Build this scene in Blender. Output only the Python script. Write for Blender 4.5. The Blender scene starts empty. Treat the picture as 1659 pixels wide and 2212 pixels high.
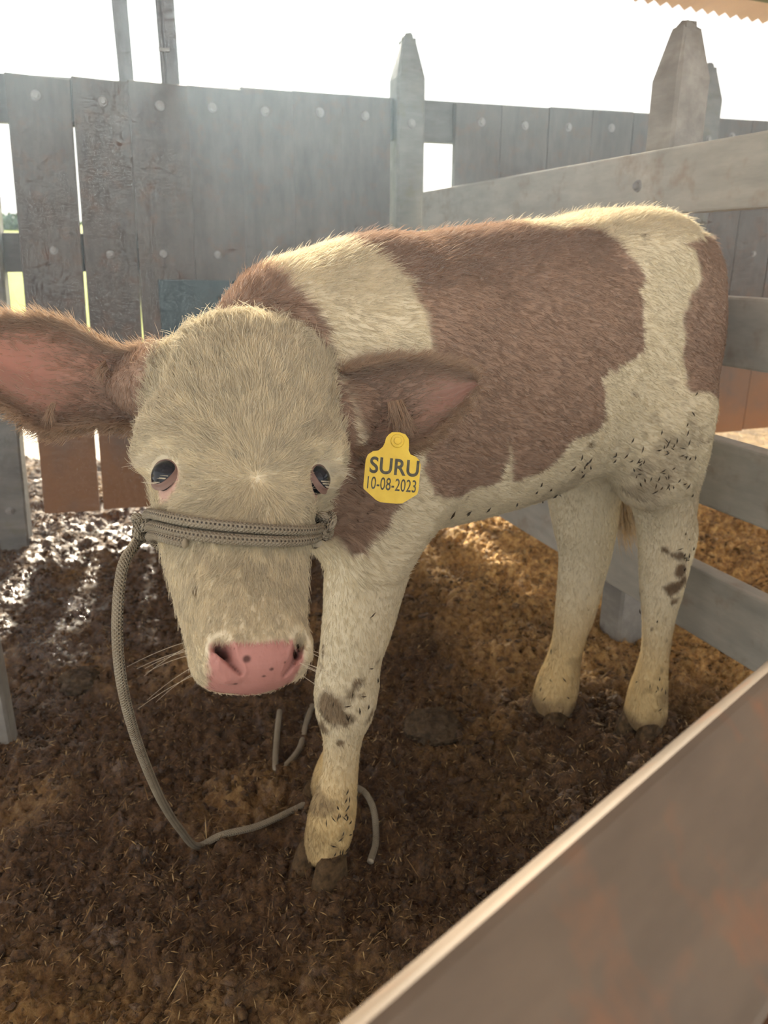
import bpy, bmesh, math, random
import numpy as np
from mathutils import Vector, Matrix
from mathutils.bvhtree import BVHTree

scn = bpy.context.scene
COL = scn.collection
random.seed(7)
RNG = np.random.default_rng(7)
PI = math.pi

# ------------------------------------------------------------------ camera
FPX, PITCH, CAMH = 1660.0, math.radians(18.5), 1.0
cd = bpy.data.cameras.new('camera')
cam = bpy.data.objects.new('camera', cd)
COL.objects.link(cam)
cam.location = (0, 0, CAMH)
cam.rotation_euler = (PI / 2 - PITCH, 0, 0)
cd.sensor_fit = 'HORIZONTAL'
cd.sensor_width = 36.0
cd.lens = 36.0 * FPX / 1659.0
cd.clip_start = 0.02
cd.clip_end = 500
cd.dof.use_dof = True
cd.dof.focus_distance = 0.92
cd.dof.aperture_fstop = 9.5
scn.camera = cam

# ------------------------------------------------------------------ sky, sun, exposure
HAZE = 0.019
SKY_STRENGTH = 2.6
SUN_STRENGTH = 30.0
SUN_ELEV, SUN_AZ = 22.5, -12.0          # degrees; azimuth measured from +Y towards +X
w = bpy.data.worlds.new('sky')
scn.world = w
w.use_nodes = True
nt = w.node_tree
nt.nodes.clear()
bg = nt.nodes.new('ShaderNodeBackground')
out = nt.nodes.new('ShaderNodeOutputWorld')
tcn = nt.nodes.new('ShaderNodeTexCoord')
sep = nt.nodes.new('ShaderNodeSeparateXYZ')
rmp = nt.nodes.new('ShaderNodeValToRGB')
nt.links.new(tcn.outputs['Generated'], sep.inputs[0])
nt.links.new(sep.outputs['Z'], rmp.inputs[0])
rmp.color_ramp.elements[0].position = 0.0
rmp.color_ramp.elements[0].color = (1.0, 0.97, 0.90, 1)
rmp.color_ramp.elements[1].position = 0.9
rmp.color_ramp.elements[1].color = (0.80, 0.90, 1.0, 1)
nt.links.new(rmp.outputs[0], bg.inputs[0])
bg.inputs[1].default_value = SKY_STRENGTH
nt.links.new(bg.outputs[0], out.inputs[0])

sl = bpy.data.lights.new('sun', 'SUN')
sun = bpy.data.objects.new('sun', sl)
COL.objects.link(sun)
sl.energy = SUN_STRENGTH
sl.angle = math.radians(7.0)
sl.color = (1.0, 0.90, 0.72)
_e, _a = math.radians(SUN_ELEV), math.radians(SUN_AZ)
_sd = Vector((math.sin(_a) * math.cos(_e), math.cos(_a) * math.cos(_e), math.sin(_e)))
sun.rotation_euler = _sd.to_track_quat('Z', 'Y').to_euler()
sun.location = _sd * 20

vs = scn.view_settings
vs.view_transform = 'Standard'
vs.look = 'None'
vs.exposure = -0.58
vs.gamma = 1.0
vs.use_curve_mapping = False
scn.cycles.use_denoising = True
scn.cycles.max_bounces = 4
scn.cycles.diffuse_bounces = 2
scn.cycles.glossy_bounces = 2
scn.cycles.adaptive_min_samples = 12
scn.cycles.transparent_max_bounces = 6
scn.cycles.adaptive_threshold = 0.1
scn.cycles.volume_bounces = 0
scn.cycles_curves.shape = 'RIBBONS'

# ------------------------------------------------------------------ helpers
_fw = np.array([0, math.cos(PITCH), -math.sin(PITCH)])
_up = np.array([0, math.sin(PITCH), math.cos(PITCH)])
_rt = np.array([1.0, 0, 0])
_C = np.array([0, 0, CAMH])
def ray(u, v): return _rt * (u - 829.5) / FPX + _up * (1106 - v) / FPX + _fw
def at(u, v, Z): return _C + ray(u, v) * Z                       # a point of the place from its bearing and distance
def onplane(u, v, p0, n):
    r = ray(u, v); n = np.asarray(n, float)
    return _C + r * (np.dot(np.asarray(p0, float) - _C, n) / np.dot(r, n))
def ground(u, v, z=0.0): return onplane(u, v, (0, 0, z), (0, 0, 1.0))

def hash3(ix, iy, iz, seed):
    h = (ix.astype(np.int64) * 374761393 + iy.astype(np.int64) * 668265263 + iz.astype(np.int64) * 2147483647 + seed * 1274126177) & 0xFFFFFFFF
    h = ((h ^ (h >> 13)) * 1274126177) & 0xFFFFFFFF
    h = (h ^ (h >> 16)) & 0xFFFFFFFF
    return h.astype(np.float64) / 4294967295.0
def vnoise(p, freq, seed=0):
    """smooth value noise in -1..1 at points p (N,3)"""
    q = p * freq + 1000.0
    i = np.floor(q); f = q - i
    f = f * f * (3 - 2 * f)
    ix, iy, iz = i[:, 0].astype(np.int64), i[:, 1].astype(np.int64), i[:, 2].astype(np.int64)
    r = 0
    for dx in (0, 1):
        wx = f[:, 0] if dx else 1 - f[:, 0]
        for dy in (0, 1):
            wy = f[:, 1] if dy else 1 - f[:, 1]
            for dz in (0, 1):
                wz = f[:, 2] if dz else 1 - f[:, 2]
                r = r + wx * wy * wz * hash3(ix + dx, iy + dy, iz + dz, seed)
    return r * 2 - 1
def fbm(p, freq, octaves=4, seed=0, gain=0.5):
    a, s, t = 1.0, 0, 0
    for o in range(octaves):
        s = s + a * vnoise(p, freq * 2 ** o, seed + o * 17); t += a; a *= gain
    return s / t

def mesh_from(name, verts, faces, mat=None, parent=None, smooth=False):
    me = bpy.data.meshes.new(name)
    verts = np.asarray(verts, np.float32)
    if isinstance(faces, np.ndarray):
        n, k = faces.shape
        me.vertices.add(len(verts)); me.vertices.foreach_set('co', verts.ravel())
        me.loops.add(n * k); me.loops.foreach_set('vertex_index', faces.astype(np.int32).ravel())
        me.polygons.add(n); me.polygons.foreach_set('loop_start', np.arange(0, n * k, k, dtype=np.int32))
        me.update(calc_edges=True)
    else:
        me.from_pydata([tuple(map(float, q)) for q in verts], [], faces)
    if smooth:
        me.polygons.foreach_set('use_smooth', [True] * len(me.polygons))
    me.update()
    o = bpy.data.objects.new(name, me)
    COL.objects.link(o)
    if mat: me.materials.append(mat)
    if parent: o.parent = parent
    return o
def bm_obj(name, bm, mat=None, parent=None, smooth=False):
    me = bpy.data.meshes.new(name)
    bmesh.ops.recalc_face_normals(bm, faces=bm.faces)
    if smooth:
        for f in bm.faces: f.smooth = True
    bm.to_mesh(me); bm.free()
    o = bpy.data.objects.new(name, me)
    COL.objects.link(o)
    if mat: me.materials.append(mat)
    if parent: o.parent = parent
    return o
def tag(o, label=None, cat=None, group=None, kind=None):
    if label: o['label'] = label
    if cat: o['category'] = cat
    if group: o['group'] = group
    if kind: o['kind'] = kind
    return o
def empty(name, loc=(0, 0, 0), rz=0.0):
    o = bpy.data.objects.new(name, None)
    COL.objects.link(o)
    o.location = loc; o.rotation_euler = (0, 0, rz)
    o.empty_display_size = 0.05
    return o
def world_child(o, parent):
    """parent o, whose mesh is in world coordinates, under an Empty with a plain location/rotation"""
    m = Matrix.LocRotScale(parent.location, parent.rotation_euler, None)
    o.parent = parent
    o.matrix_parent_inverse = m.inverted()

def mat(name, base=(0.5, 0.5, 0.5), rough=0.7, spec=0.3):
    m = bpy.data.materials.new(name); m.use_nodes = True
    b = m.node_tree.nodes['Principled BSDF']
    b.inputs['Base Color'].default_value = (*base, 1)
    b.inputs['Roughness'].default_value = rough
    b.inputs['Specular IOR Level'].default_value = spec
    return m
class NT:
    """small node wiring helper"""
    def __init__(s, m):
        s.m = m; s.t = m.node_tree; s.b = s.t.nodes.get('Principled BSDF')
        s.out = s.t.nodes.get('Material Output')
    def n(s, typ, **kw):
        x = s.t.nodes.new(typ)
        for k, v in kw.items(): setattr(x, k, v)
        return x
    def l(s, a, b): s.t.links.new(a, b)
    def coord(s, kind='Object', scale=(1, 1, 1), rot=(0, 0, 0)):
        tc = s.n('ShaderNodeTexCoord'); mp = s.n('ShaderNodeMapping')
        mp.inputs['Scale'].default_value = scale; mp.inputs['Rotation'].default_value = rot
        s.l(tc.outputs[kind], mp.inputs['Vector']); return mp.outputs[0]
    def noise(s, vec, scale, detail=6, rough=0.6, dist=0.0):
        x = s.n('ShaderNodeTexNoise')
        x.inputs['Scale'].default_value = scale; x.inputs['Detail'].default_value = detail
        x.inputs['Roughness'].default_value = rough; x.inputs['Distortion'].default_value = dist
        if vec is not None: s.l(vec, x.inputs['Vector'])
        return x.outputs['Fac']
    def ramp(s, fac, stops, interp='LINEAR'):
        x = s.n('ShaderNodeValToRGB'); cr = x.color_ramp; cr.interpolation = interp
        while len(cr.elements) < len(stops): cr.elements.new(0.5)
        for e, (p, c) in zip(cr.elements, stops):
            e.position = p; e.color = (*c, 1) if len(c) == 3 else c
        s.l(fac, x.inputs[0]); return x.outputs[0]
    def mix(s, fac, a, b, blend='MIX'):
        x = s.n('ShaderNodeMix', data_type='RGBA', blend_type=blend)
        for i, val in ((0, fac), (6, a), (7, b)):
            if isinstance(val, bpy.types.NodeSocket): s.l(val, x.inputs[i])
            else: x.inputs[i].default_value = val if i == 0 else (*val, 1)
        return x.outputs[2]
    def math(s, op, a, b=0.0, clamp=False):
        x = s.n('ShaderNodeMath', operation=op, use_clamp=clamp)
        for i, val in ((0, a), (1, b)):
            if isinstance(val, bpy.types.NodeSocket): s.l(val, x.inputs[i])
            else: x.inputs[i].default_value = val
        return x.outputs[0]
    def attr(s, name):
        x = s.n('ShaderNodeAttribute'); x.attribute_name = name; return x
    def bump(s, h, strength=0.3, dist=0.01):
        x = s.n('ShaderNodeBump'); x.inputs['Strength'].default_value = strength; x.inputs['Distance'].default_value = dist
        s.l(h, x.inputs['Height']); s.l(x.outputs[0], s.b.inputs['Normal'])
G3 = lambda v: (v, v, v)

WM = {}
def beam(name, a, b, wdt, hgt, m, parent=None, upv=(0, 0, 1), bevel=0.004, jitter=0.0):
    """a board from a to b (centre line), wdt across, hgt along upv; bevelled, own local frame"""
    a = Vector(a); b = Vector(b); d = (b - a); ln = d.length; d.normalize()
    upv = Vector(upv); side = d.cross(upv).normalized(); u2 = side.cross(d).normalized()
    bm = bmesh.new()
    bmesh.ops.create_cube(bm, size=1.0)
    segs = 1
    for v in bm.verts:
        v.co = Vector((v.co.x * ln, v.co.y * wdt, v.co.z * hgt))
    bmesh.ops.bevel(bm, geom=list(bm.edges), offset=bevel, segments=2, affect='EDGES', profile=0.6)
    if jitter:
        for v in bm.verts:
            v.co += Vector((0, random.uniform(-1, 1), random.uniform(-1, 1))) * jitter
    o = bm_obj(name, bm, m, None)
    M = Matrix((d, side, u2)).transposed().to_4x4(); M.translation = (a + b) / 2
    o.matrix_world = M; WM[o.name] = M
    if parent:
        o.parent = parent
        pm = Matrix.LocRotScale(parent.location, parent.rotation_euler, None)
        o.matrix_parent_inverse = pm.inverted()
    for p in o.data.polygons: p.use_smooth = False
    return o

def tube(name, pts, r, m, parent=None, seg=12, closed=False, vper=0.012):
    """tube mesh along world points with UVs (u around, v along); r scalar or per point"""
    pts = np.asarray(pts, float); n = len(pts)
    rr = np.full(n, r) if np.isscalar(r) else np.asarray(r, float)
    T = np.gradient(pts, axis=0)
    if closed:
        T = np.roll(pts, -1, 0) - np.roll(pts, 1, 0)
    T /= np.linalg.norm(T, axis=1)[:, None] + 1e-12
    N = np.zeros_like(pts)
    x = np.cross(T[0], [0.3, 0.2, 1.0]); x /= np.linalg.norm(x); N[0] = x
    for i in range(1, n):
        x = N[i - 1] - T[i] * np.dot(N[i - 1], T[i]); N[i] = x / np.linalg.norm(x)
    Bn = np.cross(T, N)
    ang = np.linspace(0, 2 * PI, seg, endpoint=False)
    V = pts[:, None, :] + rr[:, None, None] * (np.cos(ang)[None, :, None] * N[:, None, :] + np.sin(ang)[None, :, None] * Bn[:, None, :])
    V = V.reshape(-1, 3)
    ln = np.concatenate([[0], np.cumsum(np.linalg.norm(np.diff(pts, axis=0), axis=1))]) / vper
    rings = n if closed else n - 1
    faces, uvs = [], []
    for i in range(rings):
        j = (i + 1) % n
        for k in range(seg):
            k2 = (k + 1) % seg
            faces.append((i * seg + k, i * seg + k2, j * seg + k2, j * seg + k))
            v1 = ln[j] if j else ln[-1] + 1
            uvs += [(k / seg, ln[i]), ((k + 1) / seg, ln[i]), ((k + 1) / seg, v1), (k / seg, v1)]
    if not closed:
        faces.append(tuple(range(seg))[::-1]); faces.append(tuple((n - 1) * seg + k for k in range(seg)))
        uvs += [(0, 0)] * (2 * seg)
    me = bpy.data.meshes.new(name)
    me.from_pydata([tuple(map(float, q)) for q in V], [], faces)
    uvl = me.uv_layers.new(name='UVMap')
    uvl.data.foreach_set('uv', np.array(uvs, np.float32).ravel())
    for p in me.polygons: p.use_smooth = True
    o = bpy.data.objects.new(name, me); COL.objects.link(o)
    me.materials.append(m)
    if parent: world_child(o, parent)
    return o
def spline(pts, n):
    """Catmull-Rom through pts"""
    P = np.asarray(pts, float); P = np.vstack([2 * P[0] - P[1], P, 2 * P[-1] - P[-2]])
    k = len(P) - 3; outp = []
    for t in np.linspace(0, k - 1e-9, n):
        i = int(t); f = t - i
        a, b, c, d = P[i:i + 4]
        outp.append(0.5 * (2 * b + (c - a) * f + (2 * a - 5 * b + 4 * c - d) * f * f + (3 * b - a - 3 * c + d) * f ** 3))
    return np.array(outp)
# ================================================================== materials of the pen
def board_material(name, c0, c1, c2, rough=0.6, stain=(0.2, 0.1, 0.05), stain_amt=0.4, splash=None, spec=0.35):
    m = mat(name, c1, rough, spec); k = NT(m)
    vec = k.coord('Object')
    oi = k.n('ShaderNodeObjectInfo')
    ad = k.n('ShaderNodeVectorMath', operation='ADD')
    k.l(vec, ad.inputs[0]); k.l(oi.outputs['Random'], ad.inputs[1])
    sc_ = k.n('ShaderNodeVectorMath', operation='MULTIPLY'); sc_.inputs[1].default_value = (2.2, 9, 9)
    k.l(ad.outputs[0], sc_.inputs[0])
    grain = k.noise(sc_.outputs[0], 3.0, 4, 0.65)
    blot = k.noise(ad.outputs[0], 6.0, 3, 0.6)
    col = k.ramp(k.math('ADD', k.math('MULTIPLY', grain, 0.55), k.math('MULTIPLY', blot, 0.45)), [(0.32, c0), (0.5, c1), (0.68, c2)])
    st = k.ramp(k.noise(ad.outputs[0], 14, 3, 0.7), [(0.52, G3(0)), (0.70, G3(stain_amt))])
    col = k.mix(st, col, stain)
    if splash:                                     # mud splashed up the foot of the board
        sx_ = k.n('ShaderNodeSeparateXYZ'); k.l(vec, sx_.inputs[0])
        up_ = k.math('ADD', sx_.outputs[0], k.math('MULTIPLY', k.math('SUBTRACT', blot, 0.5), 1.1))
        col = k.mix(k.math('MULTIPLY', k.math('SUBTRACT', -0.10, up_, True), 1.9, True), col, splash)
    k.l(col, k.b.inputs['Base Color'])
    k.l(k.ramp(blot, [(0.3, G3(rough - 0.12)), (0.7, G3(rough + 0.15))]), k.b.inputs['Roughness'])
    k.bump(grain, 0.25, 0.004)
    return m
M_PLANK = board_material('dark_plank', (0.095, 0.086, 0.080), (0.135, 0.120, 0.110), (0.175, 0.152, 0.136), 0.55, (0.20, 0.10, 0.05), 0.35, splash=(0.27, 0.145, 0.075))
M_PLANKRAIL = board_material('dark_rail', (0.11, 0.105, 0.10), (0.16, 0.15, 0.145), (0.20, 0.19, 0.18), 0.55, (0.10, 0.07, 0.05), 0.3)
M_RAIL = board_material('grey_rail', (0.30, 0.295, 0.26), (0.40, 0.39, 0.345), (0.50, 0.48, 0.42), 0.5, (0.26, 0.17, 0.10), 0.45)
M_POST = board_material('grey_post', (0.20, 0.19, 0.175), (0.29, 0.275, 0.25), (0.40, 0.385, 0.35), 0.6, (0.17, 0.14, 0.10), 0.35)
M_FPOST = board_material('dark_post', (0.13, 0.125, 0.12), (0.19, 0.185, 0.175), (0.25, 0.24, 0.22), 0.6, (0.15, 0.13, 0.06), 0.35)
M_NEAR = board_material('worn_rail', (0.115, 0.085, 0.058), (0.160, 0.118, 0.082), (0.20, 0.145, 0.098), 0.65, (0.28, 0.125, 0.06), 0.65)
M_POLE = board_material('steel_pole', (0.13, 0.13, 0.14), (0.19, 0.19, 0.20), (0.25, 0.25, 0.25), 0.5, (0.14, 0.10, 0.08), 0.2)
M_BOLT = mat('zinc_bolt', (0.30, 0.29, 0.28), 0.5, 0.5); M_BOLT.node_tree.nodes['Principled BSDF'].inputs['Metallic'].default_value = 0.35
k = NT(M_BOLT); k.bump(k.noise(k.coord('Object'), 200, 3), 0.3, 0.002)

# ================================================================== floor of muck and straw
yy_ = [-0.35]
while yy_[-1] < 3.85: yy_.append(yy_[-1] + (0.02 if yy_[-1] < 0.2 else 0.0042 + 0.0022 * max(0, yy_[-1] - 0.5)))
yy_ = np.array(yy_)
ss_ = np.concatenate([np.linspace(-1.25, -0.64, 40, endpoint=False), np.linspace(-0.64, 0.68, 560, endpoint=False), np.linspace(0.68, 1.25, 40)])
MS, MY = np.meshgrid(ss_, yy_, indexing='ij')
MX = MS * (np.maximum(MY, 0.1) + 0.55)
def floor_h(x, y):
    p = np.stack([x, y, np.zeros_like(x)], 1)
    big = fbm(p, 1.6, 3, 11)
    clod = fbm(p, 11, 4, 23, 0.55)
    rg = 1 - np.abs(fbm(p + 3.1, 24, 3, 37, 0.6)) * 2.2
    bil = np.abs(fbm(p + 9.7, 34, 3, 63, 0.6))
    fine = fbm(p, 95, 2, 51)
    h = 0.016 * big + 0.030 * clod + 0.020 * rg * np.clip(0.55 + clod, 0, 1) + 0.032 * bil + 0.006 * fine - 0.012
    for (cx, cy_, r, a) in ((-0.67, 2.02, 0.16, -0.016), (-0.55, 1.62, 0.13, -0.014), (-0.95, 2.25, 0.25, -0.014), (0.02, 1.62, 0.10, -0.02), (0.95, 1.62, 0.2, -0.012), (0.16, 1.20, 0.14, -0.030),
                            (0.57, 1.47, 0.08, 0.022), (0.38, 1.52, 0.08, 0.022), (-0.11, 1.03, 0.075, 0.018), (-0.11, 1.22, 0.08, 0.020)):
        h = h + a * np.exp(-((x - cx) ** 2 + (y - cy_) ** 2) / (r * r))
    # flatten to puddled slurry where the muck is wet
    wet = np.exp(-(((x + 0.85) / 0.62) ** 2 + ((y - 2.1) / 0.55) ** 2))
    h = h * (1 - 0.45 * np.clip(wet, 0, 1))
    return h
FH = floor_h(MX.ravel(), MY.ravel())
FV = np.stack([MX.ravel(), MY.ravel(), FH], 1)
nx_, ny_ = MX.shape
ii = (np.arange(nx_ - 1)[:, None] * ny_ + np.arange(ny_ - 1)[None, :]).ravel()
FQ = np.stack([ii, ii + ny_, ii + ny_ + 1, ii + 1], 1)
m = mat('muck', (0.08, 0.05, 0.03), 0.7, 0.5); k = NT(m)
vec = k.coord('Object')
n2_ = k.noise(vec, 60, 3, 0.7); n3_ = k.noise(vec, 220, 2, 0.7)
c = k.ramp(n2_, [(0.30, (0.022, 0.011, 0.0055)), (0.50, (0.062, 0.030, 0.013)), (0.66, (0.135, 0.072, 0.028)), (0.80, (0.25, 0.145, 0.06))])
c2 = k.ramp(n3_, [(0.35, (0.03, 0.015, 0.008)), (0.65, (0.20, 0.11, 0.042))])
c = k.mix(0.35, c, c2)
geo = k.n('ShaderNodeSeparateXYZ'); k.l(vec, geo.inputs[0])
hh_ = k.ramp(k.math('MULTIPLY_ADD', geo.outputs['Z'], 14.0), [(0.2, G3(0.0)), (0.8, G3(1.0))])
straw = k.attr('straw').outputs['Fac']
c = k.mix(k.math('MULTIPLY', straw, 0.85), c, k.ramp(n2_, [(0.28, (0.17, 0.08, 0.022)), (0.46, (0.58, 0.32, 0.095)), (0.64, (0.82, 0.54, 0.20))]))  # straw colour, raised to paint in the sunlit look of the back right floor
k.l(c, k.b.inputs['Base Color'])
wet = k.math('MULTIPLY', k.attr('wet').outputs['Fac'], k.ramp(k.noise(vec, 9, 3, 0.6), [(0.40, G3(0.0)), (0.56, G3(1.0))]))
spot = k.ramp(k.noise(vec, 16, 3, 0.6), [(0.58, G3(0)), (0.70, G3(0.75))])
wet = k.math('MAXIMUM', wet, k.math('MULTIPLY', spot, k.math('SUBTRACT', 1.0, straw)))
k.l(k.ramp(wet, [(0, G3(0.85)), (1, G3(0.16))]), k.b.inputs['Roughness'])
k.l(k.ramp(wet, [(0, G3(0.25)), (1, G3(0.75))]), k.b.inputs['Specular IOR Level'])
k.bump(n3_, 0.6, 0.006)
M_MUCK = m
floor = mesh_from('floor', FV, FQ, M_MUCK, None, True)
tag(floor, 'dark brown mucky floor of trampled straw, wet at the back', kind='structure')
p3 = np.stack([MX.ravel(), MY.ravel(), np.zeros(MX.size)], 1)
wetv = np.exp(-(((p3[:, 0] + 0.95) / 0.55) ** 2 + ((p3[:, 1] - 2.2) / 0.75) ** 2)) * 1.25
def lit_straw(x, y):  # straw cover, and where its colour carries the painted pool of light
    s = sstep0((y - 1.35) + 0.9 * (x - 0.2), 0.2, 1.3) * sstep0(x, -0.15, 0.45)
    s = np.maximum(s, 0.45 * sstep0(-y, -1.0, -0.55))
    return s
sstep0 = lambda x, a, b: (lambda t: t * t * (3 - 2 * t))(np.clip((x - a) / (b - a), 0, 1))
strv = np.clip(1.15 * lit_straw(p3[:, 0], p3[:, 1]) + 0.5 * fbm(p3, 4, 3, 77) - 0.03, 0, 1)
for nm, val in (('wet', np.clip(wetv, 0, 1)), ('straw', strv)):
    a = floor.data.attributes.new(nm, 'FLOAT', 'POINT'); a.data.foreach_set('value', val.astype(np.float32))

# husks and chopped straw lying on the muck
NS = 130000
sx = RNG.uniform(-1.6, 2.1, NS * 3); sy_ = RNG.uniform(0.30, 3.4, NS * 3)
zc_ = sy_ * math.cos(PITCH) + math.sin(PITCH)
dn = np.clip(1.2 / zc_, 0, 1.6) * (0.35 + 0.65 * np.clip(lit_straw(sx, sy_) + 0.5 * fbm(np.stack([sx, sy_, 0 * sx], 1), 6, 3, 91), 0, 1))
keep = (RNG.random(NS * 3) < dn * 0.95) & (np.abs(sx) < 0.58 * zc_ + 0.1)
sx, sy_ = sx[keep][:NS], sy_[keep][:NS]
n_ = len(sx)
sz = floor_h(sx, sy_)
az = RNG.uniform(0, 2 * PI, n_); tl = RNG.normal(0.12, 0.45, n_)
ln_ = RNG.uniform(0.0035, 0.0100, n_) * np.where(RNG.random(n_) < 0.04, 3.0, 1); wd_ = RNG.uniform(0.0006, 0.0013, n_)
da = np.stack([np.cos(az) * np.cos(tl), np.sin(az) * np.cos(tl), np.sin(tl)], 1); db = np.stack([-np.sin(az), np.cos(az), np.zeros(n_)], 1)
cc_ = np.stack([sx, sy_, sz + 0.0025 + np.abs(np.sin(tl)) * ln_ * 0.5], 1)
A_ = cc_ - da * ln_[:, None]; B_ = cc_ + da * ln_[:, None]
up3 = np.array([0, 0, 1.0]) * 0.0008
V = np.stack([A_, cc_ + db * wd_[:, None] + up3, B_, cc_ - db * wd_[:, None] + up3], 1).reshape(-1, 3)
Fq = np.arange(n_ * 4).reshape(-1, 4)
M_STRAW = mat('straw', (0.3, 0.18, 0.06), 0.6, 0.3); k = NT(M_STRAW); k.l(k.attr('tone').outputs['Color'], k.b.inputs['Base Color'])
so = mesh_from('straw_litter', V, Fq, M_STRAW)
tag(so, 'husks and short chopped straw scattered over the muck', 'straw', kind='stuff')
tone = RNG.random(n_)[:, None]
tc_ = np.array([0.060, 0.031, 0.013]) * (1 - tone) + np.array([0.27, 0.165, 0.06]) * tone
pale = (RNG.random(n_) < 0.10)[:, None]
gold = np.clip(lit_straw(sx, sy_), 0, 1)[:, None] * 0.75  # straw lightened in its colour where the floor should look lit
tc_ = tc_ * (1 - gold) + np.array([0.55, 0.34, 0.12]) * (0.4 + 0.8 * tone) * gold
tc_ = np.where(pale, np.array([0.45, 0.32, 0.14]), tc_)
a = so.data.attributes.new('tone', 'FLOAT_COLOR', 'POINT'); a.data.foreach_set('color', np.hstack([np.repeat(tc_, 4, 0), np.ones((n_ * 4, 1))]).astype(np.float32).ravel())

# loose crumbs of muck
NC = 15000
cx_ = RNG.uniform(-1.6, 2.0, NC * 4); cy2 = RNG.uniform(0.3, 3.3, NC * 4)
zc_ = cy2 * math.cos(PITCH) + math.sin(PITCH)
dn = np.clip(1.15 / zc_, 0, 1.3) * np.clip(0.35 + 0.9 * fbm(np.stack([cx_, cy2, 0 * cx_], 1), 5, 3, 191), 0.03, 1)
keep = (RNG.random(len(cx_)) < dn) & (np.abs(cx_) < 0.56 * zc_ + 0.1)
cx_, cy2 = cx_[keep][:NC], cy2[keep][:NC]
nC = len(cx_)
bm = bmesh.new(); bmesh.ops.create_icosphere(bm, subdivisions=1, radius=1.0)
ico = np.array([v.co[:] for v in bm.verts]); icf = np.array([[v.index for v in f.verts] for f in bm.faces]); bm.free()
rs = np.minimum(RNG.gamma(2.0, 0.0018, nC) + 0.0022, 0.011)
sc3 = rs[:, None] * np.stack([RNG.uniform(0.8, 1.9, nC), RNG.uniform(0.7, 1.2, nC), RNG.uniform(0.5, 0.9, nC)], 1)
aa_ = RNG.uniform(0, 2 * PI, nC)
vv = ico[None] * (1 + RNG.normal(size=(nC, len(ico), 1)) * 0.34) * sc3[:, None, :]
vv = np.stack([vv[..., 0] * np.cos(aa_)[:, None] - vv[..., 1] * np.sin(aa_)[:, None], vv[..., 0] * np.sin(aa_)[:, None] + vv[..., 1] * np.cos(aa_)[:, None], vv[..., 2]], 2)
vv = vv + np.stack([cx_, cy2, floor_h(cx_, cy2) + 0.2 * rs], 1)[:, None, :]
co_ = mesh_from('muck_crumbs', vv.reshape(-1, 3), (icf[None] + (np.arange(nC) * len(ico))[:, None, None]).reshape(-1, 3), M_MUCK, None, True)
tag(co_, 'loose crumbs and clods of dark muck over the pen floor', 'muck', kind='stuff')
st_ = np.clip(lit_straw(cx_, cy2) * RNG.uniform(0.2, 0.8, nC), 0, 1)
wt_ = np.clip(RNG.normal(size=nC) * 0.5 - 0.2, 0, 1)
for nm, val in (('wet', wt_), ('straw', st_)):
    a = co_.data.attributes.new(nm, 'FLOAT', 'POINT'); a.data.foreach_set('value', np.repeat(val, len(ico)).astype(np.float32))

# ================================================================== land beyond the fence
BD = np.array([math.sin(math.radians(72)), math.cos(math.radians(72)), 0.0])     # along the back fence, left to right
BN = np.array([BD[1], -BD[0], 0.0])                                               # towards the pen
B0 = np.array([-1.32, 2.66, 0.0])
n_ = 120
gxx = np.linspace(-90, 90, n_); gyy = np.concatenate([np.linspace(2.2, 14, 60), np.linspace(14.6, 160, 60)])
LX, LY = np.meshgrid(gxx, gyy, indexing='ij')
pp = np.stack([LX.ravel(), LY.ravel(), np.zeros(LX.size)], 1)
lz = 0.055 * np.clip(pp[:, 1] - 7, 0, None) + 0.10 * fbm(pp, 0.35, 3, 5) * sstep0(pp[:, 1], 4, 8) - 0.03
lz = lz - 0.0003 * np.clip(pp[:, 1] - 30, 0, None) ** 2 * 0.3
nyl = len(gyy); ii = (np.arange(n_ - 1)[:, None] * nyl + np.arange(nyl - 1)[None, :]).ravel()
m = mat('meadow', (0.3, 0.35, 0.05), 0.9, 0.1); k = NT(m); vec = k.coord('Object')
sepv = k.n('ShaderNodeSeparateXYZ'); k.l(vec, sepv.inputs[0])
g1 = k.ramp(k.noise(vec, 1.2, 6, 0.7), [(0.3, (0.17, 0.22, 0.020)), (0.6, (0.32, 0.36, 0.035)), (0.8, (0.46, 0.42, 0.08))])
mud = k.ramp(k.noise(vec, 9, 6, 0.7), [(0.3, (0.10, 0.06, 0.03)), (0.7, (0.42, 0.28, 0.13))])
edge_ = k.ramp(k.math('ADD', k.math('MULTIPLY', sepv.outputs['Y'], 0.125), k.math('MULTIPLY', k.noise(vec, 1.5, 4), 0.2)), [(0.84, G3(0)), (0.98, G3(1))])
k.l(k.mix(edge_, mud, g1), k.b.inputs['Base Color'])
k.l(k.ramp(edge_, [(0, G3(0.35)), (1, G3(0.9))]), k.b.inputs['Roughness'])
k.bump(k.noise(vec, 30, 3, 0.7), 0.8, 0.03)
field = mesh_from('ground_outside', np.stack([pp[:, 0], pp[:, 1], lz], 1), np.stack([ii, ii + nyl, ii + nyl + 1, ii + 1], 1), m, None, True)
tag(field, 'bright yellow green meadow rising behind the fence', kind='structure')

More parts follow.
